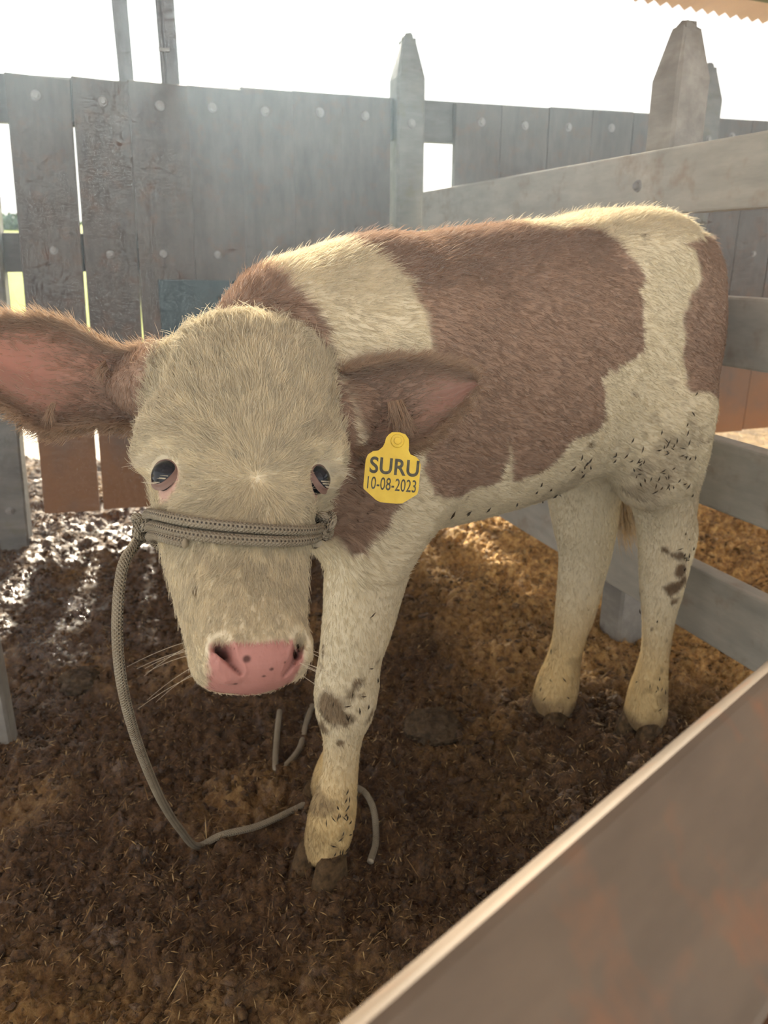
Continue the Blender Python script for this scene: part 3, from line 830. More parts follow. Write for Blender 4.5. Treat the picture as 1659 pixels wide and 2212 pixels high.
# brows over the eyes, cheek, muzzle lips
put(_s, d, 0.018)
del X_, Y_, Z_, hx, hs, hz, tt, wv, cv, f_, b_, mid_, hd_, pz, px_, d, ends
SV = lambda v: axis_at_v(v)
blob(from_head((-0.096, SV(975), 0.012)), (0.018, 0.030, 0.030), 0.03, HF)
blob(from_head((0.090, SV(985), 0.012)), (0.018, 0.030, 0.030), 0.03, HF)
# ear bases
EARL_ROOT = from_head((-0.085, SV(820), -0.030)); EARR_ROOT = from_head((0.090, SV(870), -0.030))
EARL_MID = to_loc(at(262, 838, 0.995)); EARR_MID = to_loc(at(800, 875, 0.985))
chain([(*EARL_ROOT, 0.044), (*EARL_MID, 0.030)], 0.025)
chain([(*EARR_ROOT, 0.040), (*EARR_MID, 0.026)], 0.025)
def head_d(h):
    """skull loft at head-frame points"""
    t = (h[:, 1] - S0) / (S1 - S0)
    wv = np.interp(h[:, 1], HS[:, 0], HS[:, 1]); cv = np.interp(h[:, 1], HS[:, 0], HS[:, 2])
    f_ = np.interp(t, PF[:, 0], PF[:, 1]); b_ = np.interp(t, PB[:, 0], PB[:, 1])
    m_, d_ = (f_ - b_) / 2, (f_ + b_) / 2
    r = ((np.abs(h[:, 0] - cv) / np.maximum(wv, 0.01)) ** 2.5 + (np.abs(h[:, 2] - m_) / d_) ** 2.5) ** 0.4
    return (r - 1) * np.minimum(wv, d_) + np.maximum(np.maximum(S0 - h[:, 1], h[:, 1] - S1), 0)
# ---- surface nets
def surface_nets(F, lo, vox):
    inside = F < 0
    nx, ny, nz = F.shape
    cnt = np.zeros((nx - 1, ny - 1, nz - 1), np.int8)
    for i in (0, 1):
        for j in (0, 1):
            for k in (0, 1):
                cnt += inside[i:nx - 1 + i, j:ny - 1 + j, k:nz - 1 + k]
    act = (cnt > 0) & (cnt < 8)
    ci = np.argwhere(act)
    idx = np.full(act.shape, -1, np.int32); idx[act] = np.arange(len(ci))
    acc = np.zeros((len(ci), 3)); num = np.zeros(len(ci))
    corners = [(i, j, k) for i in (0, 1) for j in (0, 1) for k in (0, 1)]
    vals = {c: F[ci[:, 0] + c[0], ci[:, 1] + c[1], ci[:, 2] + c[2]].astype(float) for c in corners}
    for c in corners:
        for ax in range(3):
            if c[ax] == 0:
                c2 = list(c); c2[ax] = 1; c2 = tuple(c2)
                a, b = vals[c], vals[c2]
                m = (a < 0) != (b < 0)
                t = np.where(m, a / (a - b + 1e-20), 0)
                p = np.array(c, float)[None, :].repeat(len(ci), 0); p[:, ax] += t
                acc[m] += p[m]; num[m] += 1
    V = (ci + acc / num[:, None]) * vox + lo
    Q = []
    for ax in range(3):
        sl = [slice(None)] * 3; sl2 = [slice(None)] * 3
        sl[ax] = slice(0, -1); sl2[ax] = slice(1, None)
        a, b = inside[tuple(sl)], inside[tuple(sl2)]
        e = np.argwhere(a != b)
        o1, o2 = [(1, 2), (2, 0), (0, 1)][ax]
        ok = (e[:, o1] > 0) & (e[:, o2] > 0) & (e[:, o1] < F.shape[o1] - 1) & (e[:, o2] < F.shape[o2] - 1)
        e = e[ok]; fl = a[e[:, 0], e[:, 1], e[:, 2]]
        def cell(d1, d2):
            q = e.copy(); q[:, o1] -= d1; q[:, o2] -= d2
            return idx[q[:, 0], q[:, 1], q[:, 2]]
        q = np.stack([cell(1, 1), cell(0, 1), cell(0, 0), cell(1, 0)], 1)
        q[~fl] = q[~fl][:, ::-1]
        Q.append(q)
    return V, np.vstack(Q)
def relax(V, Q, it, lam=0.5):
    e = np.vstack([Q[:, [0, 1]], Q[:, [1, 2]], Q[:, [2, 3]], Q[:, [3, 0]]])
    e = np.vstack([e, e[:, ::-1]])
    deg = np.bincount(e[:, 0], minlength=len(V))[:, None]
    for _ in range(it):
        A = np.stack([np.bincount(e[:, 0], weights=V[e[:, 1], c], minlength=len(V)) for c in range(3)], 1) / np.maximum(deg, 1)
        V = V + lam * (A - V)
    return V

def tree_of(V, Q): return BVHTree.FromPolygons([Vector(v) for v in V], Q.tolist(), all_triangles=False)
_V, _Q = surface_nets(FLD[HEADREG], LO + VOX * np.array([q.start for q in HEADREG]), VOX)
_Q = _Q[(_Q >= 0).all(1)]
HTREE = tree_of(_V, _Q)
def hit(tree, u, v):
    """point and normal of the coat in calf coordinates where the bearing u, v meets it"""
    o = to_loc(_C); d_ = to_loc(_C + ray(u, v)) - o; d_ /= np.linalg.norm(d_)
    p, n, i_, _ = tree.ray_cast(Vector(o), Vector(d_))
    if p is None: return None
    n = np.array(n); n = -n if np.dot(n, d_) > 0 else n
    return np.array(p), n
# eye sockets, nostrils and muzzle relief
def nose_pt(u, v):
    for _ in range(40):
        h_ = hit(HTREE, u, v)
        if h_ is not None: return h_[0]
        u += 3 if u < 540 else -3; v -= 1
EYES = []
for (u, v, inx) in ((352, 1020, -1), (694, 1030, 1)):
    p = nose_pt(u, v)
    o_ = HF[0] * inx * 0.70 + HF[2] * 0.70 - HF[1] * 0.10            # the way the eye looks
    o_ = o_ / np.linalg.norm(o_)
    EYES.append((p, o_))
    up_ = -HF[1] - o_ * np.dot(-HF[1], o_); up_ /= np.linalg.norm(up_)
    blob(p - o_ * 0.002 + up_ * 0.026, (0.017, 0.034, 0.013), 0.022, np.array([o_, np.cross(o_, up_), up_]))   # brow ridge
    blob(p + o_ * 0.010 - up_ * 0.006, (0.014, 0.024, 0.020), 0.016, np.array([o_, np.cross(o_, up_), up_]), sub=True)
NOSE = []
# wing of each nostril
for path, r in (([(462, 1392), (470, 1425), (492, 1462)], 0.0065), ([(662, 1380), (662, 1410), (646, 1450)], 0.006)):
    chain([(*(nose_pt(u, v) - HF[2] * 0.003), r) for u, v in path], 0.010)
for path in ([(474, 1396), (488, 1406), (500, 1428), (520, 1452)], [(651, 1384), (646, 1404), (634, 1430), (616, 1455)]):
    pts = [nose_pt(u, v) for u, v in path]
    NOSE.append(pts)
    rad = (0.0060, 0.0075, 0.0055, 0.0040)
    _p = np.array(pts)
    s_, gx, gy, gz = region(_p.min(0), _p.max(0), 0.03)
    dd = None
    for i in range(3):
        c = cone_d(gx, gy, gz, _p[i], _p[i + 1], rad[i], rad[i + 1]); dd = c if dd is None else np.minimum(dd, c)
    for i in (0, 1):
        dd = np.minimum(dd, cone_d(gx, gy, gz, _p[i], _p[i] - HF[2] * 0.022, 0.0060, 0.0045))
    carve(s_, dd, 0.003)
BV, BQ = surface_nets(FLD, LO, VOX)
BQ = BQ[(BQ >= 0).all(1)]
BV = relax(BV, BQ, 2)
BTREE = tree_of(BV, BQ)
# ---- coat colours, in calf coordinates
def poly_sd(P, poly):
    """signed distance of 2-D points to a polygon, negative inside"""
    poly = np.asarray(poly, float); n = len(poly)
    d2 = np.full(len(P), 1e9); ins = np.zeros(len(P), bool)
    for i in range(n):
        a, b = poly[i], poly[(i + 1) % n]
        e = b - a; w_ = P - a
        t = np.clip((w_ @ e) / (e @ e + 1e-12), 0, 1)
        q = w_ - t[:, None] * e
        d2 = np.minimum(d2, (q ** 2).sum(1))
        c = ((a[1] > P[:, 1]) != (b[1] > P[:, 1])) & (P[:, 0] < (b[0] - a[0]) * (P[:, 1] - a[1]) / (b[1] - a[1] + 1e-12) + a[0])
        ins ^= c
    return np.sqrt(d2) * np.where(ins, -1, 1)
FLANK = [(0.672, 1.03), (0.60, 1.06), (0.45, 1.08), (0.365, 1.08), (0.362, 1.046), (0.338, 1.036), (0.311, 1.031), (0.25, 1.037), (0.211, 1.034), (0.203, 1.007), (0.18, 0.972), (0.19, 0.937), (0.187, 0.894),
         (0.195, 0.852), (0.258, 0.835), (0.306, 0.818), (0.289, 0.788), (0.296, 0.744), (0.343, 0.728), (0.375, 0.702), (0.407, 0.683), (0.469, 0.680), (0.488, 0.739),
         (0.494, 0.681), (0.564, 0.672), (0.635, 0.69), (0.653, 0.733), (0.640, 0.762), (0.632, 0.81), (0.630, 0.881), (0.635, 0.916), (0.634, 0.944), (0.633, 0.972), (0.640, 0.995)]
BUTT = [(0.10, 1.02), (0.067, 1.005), (0.045, 0.964), (0.07, 0.934), (0.088, 0.891), (0.093, 0.831), (0.082, 0.780), (0.047, 0.775), (0.0, 0.76), (-0.1, 0.72), (-0.4, 0.7), (-0.4, 1.01), (-0.1, 1.03)]
NECKB = [(0.79, 1.06), (0.785, 0.965), (0.768, 0.92), (0.765, 0.88), (0.770, 0.83), (0.765, 0.775), (0.685, 0.71), (0.694, 0.683), (0.72, 0.65), (0.728, 0.618), (0.742, 0.618), (0.775, 0.655), (0.85, 0.63), (1.2, 0.63), (1.2, 1.06)]
C_WHITE, C_BROWN, C_PINK, C_DIRT = np.array([0.76, 0.67, 0.48]), np.array([0.36, 0.24, 0.17]), np.array([0.52, 0.25, 0.215]), np.array([0.16, 0.096, 0.045])
sstep = lambda x, a, b: (lambda t: t * t * (3 - 2 * t))(np.clip((x - a) / (b - a), 0, 1))
def head_mask(q):
    h = to_head(q)
    lim = np.interp(h[:, 1], [-0.02, 0.03, 0.10, 0.16, 0.22, 0.45], [0.022, 0.0, -0.02, -0.045, -0.09, -0.12])
    m = (h[:, 1] > S0 - 0.012) & (h[:, 1] < S1 + 0.02) & (np.abs(h[:, 0]) < 0.13) & (h[:, 2] < 0.12)
    return m & (h[:, 2] > lim) & (head_d(h) < np.where(h[:, 1] > 0.13, 0.024, 0.014)), h
def coat(q):
    """albedo of the calf's coat at calf-frame points, with the masks used for the fur"""
    wob = 0.010 * fbm(q, 28, 3, 5)[:, None] * np.array([[1, 1]]) + 0.006 * fbm(q + 7, 70, 2, 9)[:, None]
    P2 = q[:, [0, 2]] + wob
    hm, h = head_mask(q)
    b = 1 - sstep(poly_sd(P2, FLANK), -0.004, 0.004)
    b = np.maximum(b, 1 - sstep(poly_sd(P2, BUTT), -0.004, 0.004))
    nb = 1 - sstep(poly_sd(P2, NECKB), -0.006, 0.006)
    b = np.maximum(b, nb)
    b = np.where(q[:, 2] < 0.60, 0, b)
    b = np.where(hm, 0, b)
    earl = np.linalg.norm(q - EARL_MID, axis=1); earr = np.linalg.norm(q - EARR_MID, axis=1)
    b = np.maximum(b, 1 - sstep(np.minimum(earl, earr), 0.055, 0.075))
    col = C_WHITE * (1 - b[:, None]) + C_BROWN * b[:, None]
    col = col * (1 + 0.10 * fbm(q, 9, 3, 3)[:, None])
    # yellowed lower legs, mud on the knee, fetlocks and hocks
    yl = sstep(0.36 - q[:, 2], 0.0, 0.25)[:, None]
    col = col * (1 - yl) + col * np.array([0.93, 0.80, 0.56]) * yl
    dirt = np.zeros(len(q))
    for c, r, a in ((hit(BTREE, 706, 1535)[0], 0.036, 0.85), (hit(BTREE, 735, 1552)[0], 0.016, 0.5), (hit(BTREE, 690, 1745)[0], 0.028, 0.6), ((0.77, 0.045, 0.085), 0.05, 0.35), ((0.10, 0.175, 0.66), 0.055, 0.30), ((0.13, 0.16, 0.60), 0.04, 0.40),
                    (hit(BTREE, 1470, 1200)[0], 0.014, 0.9), (hit(BTREE, 1470, 1235)[0], 0.016, 0.95), (hit(BTREE, 1462, 1268)[0], 0.018, 0.95), (hit(BTREE, 1455, 1300)[0], 0.010, 0.9), ((-0.07, 0.13, 0.10), 0.03, 0.5), ((0.30, 0.12, 0.635), 0.05, 0.25), ((0.02, -0.05, 0.1), 0.05, 0.35)):
        dd = np.linalg.norm(q - np.asarray(c), axis=1) * (1 + 1.3 * fbm(q, 42, 3, 21))
        dirt = np.maximum(dirt, a * (1 - sstep(dd, r * 0.55, r * 1.25)))
    dirt = np.maximum(dirt, 0.8 * sstep(0.085 - q[:, 2] + 0.03 * fbm(q, 30, 3, 31), 0.0, 0.06))
    col = col * (1 - dirt[:, None]) + C_DIRT * dirt[:, None]
    # pink muzzle
    hq = h
    NP = [(-0.034, SV(1420)), (0.0, SV(1424)), (0.038, SV(1412)), (0.047, SV(1414)), (0.047, SV(1445)), (0.038, SV(1490)), (0.03, SV(1560)), (-0.032, SV(1560)), (-0.036, SV(1500)), (-0.043, SV(1455)), (-0.042, SV(1424))]
    pk = np.where(hm & (hq[:, 2] > -0.02), 1 - sstep(poly_sd(hq[:, :2] - np.array([NOSE_C, 0]), NP) + 0.0015 * fbm(q, 120, 2, 3), -0.002, 0.003), 0)
    for p_, o_ in EYES:
        pk = np.maximum(pk, 0.7 * (1 - sstep(np.linalg.norm(q - p_ - HF[1] * 0.012, axis=1), 0.016, 0.024)))
    spots = np.zeros(len(q))
    for (u, v, r) in ((533, 1424, 0.0040), (503, 1422, 0.0028), (587, 1446, 0.0022), (508, 1475, 0.0028), (617, 1432, 0.0018), (570, 1461, 0.0018)):
        spots = np.maximum(spots, 1 - sstep(np.linalg.norm(q - nose_pt(u, v), axis=1), r * 0.5, r * 1.3))
    skin = C_PINK * (1 - 0.75 * spots[:, None])
    col = col * (1 - pk[:, None]) + skin * pk[:, None]
    return np.clip(col, 0, 1), b, pk, dirt, hm, h
NOSE_C = float(to_head(np.array([nose_pt(556, 1425)]))[0, 0])

def skin_material():
    m = mat('calf_hide', (0.7, 0.6, 0.5), 0.75, 0.15); k = NT(m)
    a = k.attr('coat'); k.l(a.outputs['Color'], k.b.inputs['Base Color'])
    n = k.noise(k.coord('Object'), 260, 3); k.bump(n, 0.25, 0.002)
    r = k.ramp(k.attr('bare').outputs['Fac'], [(0, G3(0.8)), (1, G3(0.42))]); k.l(r, k.b.inputs['Roughness'])
    return m
def fur_material():
    m = bpy.data.materials.new('calf_fur'); m.use_nodes = True; k = NT(m)
    k.t.nodes.remove(k.b)
    a = k.attr('coat')
    df = k.n('ShaderNodeBsdfDiffuse'); tr = k.n('ShaderNodeBsdfTranslucent'); mx = k.n('ShaderNodeMixShader')
    mx.inputs[0].default_value = 0.38
    k.l(a.outputs['Color'], df.inputs['Color']); k.l(a.outputs['Color'], tr.inputs['Color'])
    k.l(df.outputs[0], mx.inputs[1]); k.l(tr.outputs[0], mx.inputs[2])
    gl = k.n('ShaderNodeBsdfGlossy'); gl.inputs['Roughness'].default_value = 0.45; gl.inputs['Color'].default_value = (0.9, 0.85, 0.75, 1)
    m2 = k.n('ShaderNodeMixShader'); m2.inputs[0].default_value = 0.05
    k.l(mx.outputs[0], m2.inputs[1]); k.l(gl.outputs[0], m2.inputs[2])
    k.l(m2.outputs[0], k.out.inputs['Surface'])
    return m
M_HIDE, M_FUR = skin_material(), fur_material()

calf = empty('calf', tuple(CO), math.atan2(CD[1], CD[0]))
tag(calf, 'brown and white calf with a white face standing on the mucky floor', 'calf')
def calf_child(o):
    o.parent = calf                       # meshes are in calf coordinates already
    return o
body = calf_child(mesh_from('body', BV, BQ, M_HIDE, None, True))
colB, bB, pkB, dirtB, hmB, hB = coat(BV)
# finer mesh on the muzzle, with the comma-shaped nostrils pressed in
bm = bmesh.new(); bm.from_mesh(body.data); bm.verts.ensure_lookup_table()
nosev = (pkB > 0.02) & (hB[:, 1] > SV(1360))
ed_ = set()
for f in bm.faces:
    if any(nosev[v.index] for v in f.verts): ed_.update(f.edges)
bmesh.ops.subdivide_edges(bm, edges=list(ed_), cuts=3, use_grid_fill=True, smooth=0.0)
bm.to_mesh(body.data); bm.free()
nv = len(body.data.vertices); FVx = np.empty(nv * 3, np.float32); body.data.vertices.foreach_get('co', FVx); FVx = FVx.reshape(-1, 3).astype(float)
def nostril_dist(q):
    best = np.full(len(q), 1e9); along = np.zeros(len(q))
    for pts_ in NOSE:
        P2_ = spline(np.array(pts_), 14)
        for i in range(13):
            a, b = P2_[i], P2_[i + 1]; e = b - a
            t = np.clip(((q - a) @ e) / (e @ e), 0, 1)
            # measured across the face only, so that the depth of the pit does not matter
            dv = q - a - t[:, None] * e; dv = dv - np.outer(dv @ HF[2], HF[2])
            dd = np.linalg.norm(dv, axis=1)
            m_ = dd < best; best = np.where(m_, dd, best); along = np.where(m_, (i + t) / 13, along)
    return best, along
near = np.linalg.norm(FVx - np.array(NOSE[0][1]), axis=1) < 0.12
nd_, al_ = np.full(nv, 1.0), np.zeros(nv)
nd_[near], al_[near] = nostril_dist(FVx[near])
hN = to_head(FVx); nd_ = np.where(hN[:, 2] > 0.0, nd_, 1.0)
wid = 0.0042 - 0.0024 * al_
FVx = FVx - HF[2] * (0.0075 * (1 - 0.6 * al_) * np.exp(-(nd_ / wid) ** 2))[:, None] + HF[2] * (0.0022 * np.exp(-((nd_ - 2.4 * wid) / (1.1 * wid)) ** 2))[:, None]
body.data.vertices.foreach_set('co', FVx.astype(np.float32).ravel()); body.data.update()
colF, _b, pkF, _d, _h, _hh = coat(FVx)
pit_shade = (np.exp(-(nd_ / (wid * 0.8)) ** 2) * (0.92 - 0.45 * al_))[:, None]  # shade inside the nostrils and their creases, painted into the colour
colF = colF * (1 - pit_shade) + np.array([0.035, 0.012, 0.012]) * pit_shade
pkF = np.clip(pkF, 0, 1)
def put_attr(me, col, bare):
    a = me.attributes.new('coat', 'FLOAT_COLOR', 'POINT'); a.data.foreach_set('color', np.hstack([col, np.ones((len(col), 1))]).astype(np.float32).ravel())
    a = me.attributes.new('bare', 'FLOAT', 'POINT'); a.data.foreach_set('value', bare.astype(np.float32))
put_attr(body.data, colF, pkF)
body.data.polygons.foreach_set('use_smooth', [True] * len(body.data.polygons))

# ---- ears
def ear(name, U, L_, bulge, root_w):
    """leaf-shaped cupped ear between an upper and a lower edge, both given as world points"""
    ns, nq = 30, 16
    A, B = spline(U, ns), spline(L_, ns)
    mid = (A + B) / 2
    vd = mid.mean(0) - _C; vd /= np.linalg.norm(vd)
    front, back = [], []
    for i in range(ns):
        s_ = i / (ns - 1)
        wd = np.linalg.norm(A[i] - B[i])
        for j in range(nq):
            q_ = j / (nq - 1)
            bl = bulge * wd * (4 * q_ * (1 - q_)) ** 0.75
            rip = 0.0025 * math.sin(q_ * 21 + s_ * 5) * math.sin(PI * s_)
            p = A[i] * (1 - q_) + B[i] * q_ + vd * (bl + rip)
            th = (0.0025 + 0.009 * (4 * q_ * (1 - q_)) ** 0.5) * (1.25 - 0.9 * s_)
            front.append(p); back.append(p + vd * th)
    V = np.array(front + back); n0 = ns * nq; F = []
    for i in range(ns - 1):
        for j in range(nq - 1):
            a = i * nq + j
            F.append((a, a + 1, a + nq + 1, a + nq)); F.append((n0 + a, n0 + a + nq, n0 + a + nq + 1, n0 + a + 1))
    for i in range(ns - 1):
        for j in (0, nq - 1):
            a = i * nq + j
            f = (a, a + nq, n0 + a + nq, n0 + a); F.append(f if j == 0 else f[::-1])
    for i in (0, ns - 1):
        for j in range(nq - 1):
            a = i * nq + j
            f = (a, n0 + a, n0 + a + 1, a + 1); F.append(f if i == 0 else f[::-1])
    Vl = to_loc(V)
    o = mesh_from(name, Vl, np.array(F), None, None, True)
    calf_child(o)
    qs = np.tile(np.tile(np.linspace(0, 1, nq), ns), 2); ss = np.tile(np.repeat(np.linspace(0, 1, ns), nq), 2)
    isf = np.concatenate([np.ones(n0), np.zeros(n0)])
    inner = isf * np.clip((4 * qs * (1 - qs)) * 1.3 - 0.25, 0, 1) * sstep(ss, 0.35, 0.62)
    cc = C_BROWN * (1 - inner[:, None]) + np.array([0.37, 0.205, 0.155]) * inner[:, None]
    put_attr(o.data, cc, inner)
    return o, Vl, np.array(F), qs, ss, isf, inner
m = bpy.data.materials.new('ear_skin'); m.use_nodes = True; k = NT(m)
a_ = k.attr('coat'); tr = k.n('ShaderNodeBsdfTranslucent'); mx = k.n('ShaderNodeMixShader'); mx.inputs[0].default_value = 0.22
k.l(a_.outputs['Color'], k.b.inputs['Base Color']); k.b.inputs['Roughness'].default_value = 0.7
tr.inputs['Color'].default_value = (0.8, 0.34, 0.22, 1)
k.l(k.b.outputs[0], mx.inputs[1]); k.l(tr.outputs[0], mx.inputs[2]); k.l(mx.outputs[0], k.out.inputs['Surface'])
M_EAR = m
EL = ear('ear', [at(348, 742, .935), at(285, 758, .935), at(225, 742, .93), at(150, 699, .92), at(80, 686, .91), at(0, 688, .90), at(-65, 722, .90), at(-95, 780, .905)],
         [at(330, 935, .935), at(285, 922, .935), at(235, 918, .93), at(180, 922, .92), at(105, 932, .905), at(45, 902, .90), at(-45, 828, .90), at(-96, 785, .905)], 0.22, .1)
ER = ear('ear', [at(735, 803, .935), at(790, 786, .935), at(845, 777, .935), at(905, 776, .94), at(960, 787, .95), at(1005, 803, .96), at(1026, 818, .965), at(1034, 829, .966)],
         [at(740, 965, .93), at(790, 985, .925), at(845, 985, .92), at(890, 966, .925), at(935, 938, .94), at(985, 890, .955), at(1020, 848, .965), at(1035, 832, .966)], 0.24, .1)
for e_ in (EL, ER): e_[0].data.materials.append(M_EAR)

# ---- fur
def tri_sample(V, Q, dens, nrm):
    """random roots on quads with a per-vertex density (hairs per square metre)"""
    T = np.vstack([Q[:, [0, 1, 2]], Q[:, [0, 2, 3]]])
    a, b, c = V[T[:, 0]], V[T[:, 1]], V[T[:, 2]]
    ar = 0.5 * np.linalg.norm(np.cross(b - a, c - a), axis=1)
    lam = ar * dens[T].mean(1)
    cnt = RNG.poisson(lam)
    ti = np.repeat(np.arange(len(T)), cnt)
    r1 = np.sqrt(RNG.random(len(ti))); r2 = RNG.random(len(ti))
    w3 = np.stack([1 - r1, r1 * (1 - r2), r1 * r2], 1)
    P_ = (V[T[ti]] * w3[:, :, None]).sum(1); N_ = (nrm[T[ti]] * w3[:, :, None]).sum(1)
    N_ /= np.linalg.norm(N_, axis=1)[:, None] + 1e-12
    return P_, N_, T[ti], w3
def vnormals(V, Q):
    fn = np.cross(V[Q[:, 2]] - V[Q[:, 0]], V[Q[:, 3]] - V[Q[:, 1]])
    n = np.stack([np.bincount(Q.ravel(), weights=np.repeat(fn[:, c], 4), minlength=len(V)) for c in range(3)], 1)
    return n / (np.linalg.norm(n, axis=1)[:, None] + 1e-12)
def unit(v): return v / (np.linalg.norm(v, axis=-1, keepdims=True) + 1e-12)
def strands(P_, N_, flow, length, lift, curl=0.0, k=5):
    """k-point strands that leave the hide along the normal and bend into the flow"""
    t = np.linspace(0, 1, k)[None, :, None]
    fl = unit(flow - N_ * (flow * N_).sum(1)[:, None])
    side = np.cross(N_, fl)
    L3 = length[:, None, None]; l3 = lift[:, None, None]
    w_ = (RNG.normal(size=len(P_)) * curl)[:, None, None]
    pts = P_[:, None, :] + L3 * (N_[:, None, :] * (l3 * (t - 0.35 * t * t)) + fl[:, None, :] * ((1 - 0.6 * l3) * t * (0.55 + 0.45 * t)) + side[:, None, :] * w_ * t * t)
    return pts
nB = vnormals(BV, BQ)
if (nB * (BV - BV.mean(0))).sum() < 0: nB = -nB
def clump(P_, cell, seed, amp):
    i = np.floor(P_ / cell + 0.35 * np.stack([vnoise(P_, 0.5 / cell, seed + c) for c in range(3)], 1) + 500).astype(np.int64)
    return np.stack([hash3(i[:, 0], i[:, 1], i[:, 2], seed + 40 + c) * 2 - 1 for c in range(3)], 1) * amp
dens = np.where(hmB, 480000., 110000.)
dens = np.where((BV[:, 2] < 0.55) & ~hmB, 110000., dens)
dens = dens * (1 - np.clip(pkB * 1.6, 0, 1))
for p_, o_ in EYES:
    dens = np.where(np.linalg.norm(BV - p_, axis=1) < 0.019, 0, dens)
dens = dens * np.where(BV[:, 2] < 0.03, 0.2, 1)
P_, N_, T_, W_ = tri_sample(BV, BQ, dens, nB)
col, bb, pk, dirt, hm, h = coat(P_)
WH = to_head(np.array([hit(BTREE, 556, 1030)[0]]))[0]
dl = h[:, :2] - WH[:2]
rad = np.linalg.norm(dl, axis=1) + 1e-9
fx = dl[:, 0] / rad
fy = dl[:, 1] / rad + 0.55 * sstep(dl[:, 1], 0.02, 0.10) - 0.35 * sstep(-dl[:, 1], 0.03, 0.12)
hflow = fx[:, None] * HF[0] + fy[:, None] * HF[1]
leg = (P_[:, 2] < 0.56) & ~hm
neck_ = (P_[:, 0] > 0.70) & ~leg & ~hm
flow = np.where(hm[:, None], hflow, np.where(leg[:, None], np.array([-0.15, 0, -1.0]), np.where(neck_[:, None], np.array([-0.9, -0.15, -0.55]), np.array([-1.0, 0, -0.45]))))
fluff = np.where(hm, 1.0 + 0.8 * sstep(0.12 - h[:, 1], 0, 0.12), 0.40)[:, None]
flow = unit(flow) + clump(P_, 0.010, 3, 0.34) * fluff + clump(P_, 0.028, 13, 0.28) * fluff + RNG.normal(size=P_.shape) * 0.10
length = np.where(hm, 0.016, 0.0115)
crest = sstep(N_[:, 2], 0.45, 0.95) * np.where(leg, 0, 1)
length = length + np.where(hm, 0.006 * sstep(0.10 - h[:, 1], 0, 0.1), 0.012 * crest)
length = np.where(leg, 0.0085, length)
length = np.where(hm, length * np.interp(h[:, 1], [0, 0.2, 0.33, 0.42], [1.15, 1.0, 0.8, 0.38]), length)
for p_, o_ in EYES:
    length = length * (0.25 + 0.75 * sstep(np.linalg.norm(P_ - p_, axis=1), 0.018, 0.05))
length = length * RNG.uniform(0.65, 1.25, len(P_))
stray = RNG.random(len(P_)) < 0.06
length = np.where(stray & ~leg & (pk < 0.2), length * 1.35, length)
lift = np.where(hm, 0.27, np.where(leg, 0.20, 0.20)) + 0.32 * crest * np.where(hm, 0.4, 1) + RNG.normal(size=len(P_)) * 0.06 + np.where(stray, 0.2, 0)
lift = np.clip(lift, 0.12, 0.85)
ST = [strands(P_, N_, flow, length, lift, 0.10)]
tint = 1 + 0.10 * clump(P_, 0.012, 71, 1.0)[:, :1] * np.where(hm, 1.4, 0.8)[:, None]
SC = [col * tint * RNG.uniform(0.82, 1.12, (len(col), 1))]
# ears: fur over the back, long fringe on the rims, thin inside
for e_, sgn in ((EL, -1), (ER, 1)):
    o, Vl, F, qs, ss, isf, inner = e_
    nn = vnormals(Vl, F)
    if (nn[:len(nn) // 2] @ (CR @ _rt * 0 + (to_loc(_C) - Vl.mean(0)))).mean() < 0: nn = -nn
    rim = np.clip(np.abs(qs - 0.5) * 2, 0, 1) ** 4
    de = (150000 + 420000 * rim) * (1 - 0.86 * inner)
    Pe, Ne, Te, We = tri_sample(Vl, F, de, nn)
    re = (rim[Te] * We).sum(1); ine = (inner[Te] * We).sum(1); qe = (qs[Te] * We).sum(1)
    axis = unit(Vl[(30 - 1) * 16 + 8] - Vl[8])
    edge = unit(Vl[15 * 16 + 15] - Vl[15 * 16])
    fe = axis[None, :] * 0.9 + edge[None, :] * (np.sign(qe - 0.5) * re * 1.2)[:, None]
    fe = fe + clump(Pe, 0.010, 5, 0.35) + RNG.normal(size=Pe.shape) * 0.12
    le = (0.011 + 0.017 * re) * RNG.uniform(0.6, 1.25, len(Pe))
    li = np.clip(0.26 + 0.22 * re + RNG.normal(size=len(Pe)) * 0.06, 0.1, 0.8)
    ST.append(strands(Pe, Ne, fe, le, li, 0.12))
    ce = C_BROWN * (1 - ine[:, None]) + np.array([0.55, 0.38, 0.27]) * ine[:, None]
    pale = (re ** 2)[:, None] * 0.45
    ce = ce * (1 - pale) + np.array([0.70, 0.52, 0.34]) * pale
    SC.append(ce * RNG.uniform(0.8, 1.15, (len(ce), 1)))
def curves_obj(name, pts, cols, r0, r1, m):
    n, k_, _ = pts.shape
    cv = bpy.data.hair_curves.new(name)
    cv.add_curves([k_] * n)
    cv.position_data.foreach_set('vector', pts.astype(np.float32).ravel())
    ra = cv.attributes.get('radius') or cv.attributes.new('radius', 'FLOAT', 'POINT')
    ra.data.foreach_set('value', np.tile(np.linspace(r0, r1, k_), n).astype(np.float32))
    ca = cv.attributes.new('coat', 'FLOAT_COLOR', 'CURVE')
    ca.data.foreach_set('color', np.hstack([np.clip(cols, 0, 1), np.ones((n, 1))]).astype(np.float32).ravel())
    cv.materials.append(m)
    o = bpy.data.objects.new(name, cv); COL.objects.link(o)
    return calf_child(o)
ST = np.concatenate(ST); SC = np.concatenate(SC)
tag(curves_obj('fur', ST, SC, 0.00036, 0.00009, M_FUR), kind='stuff')
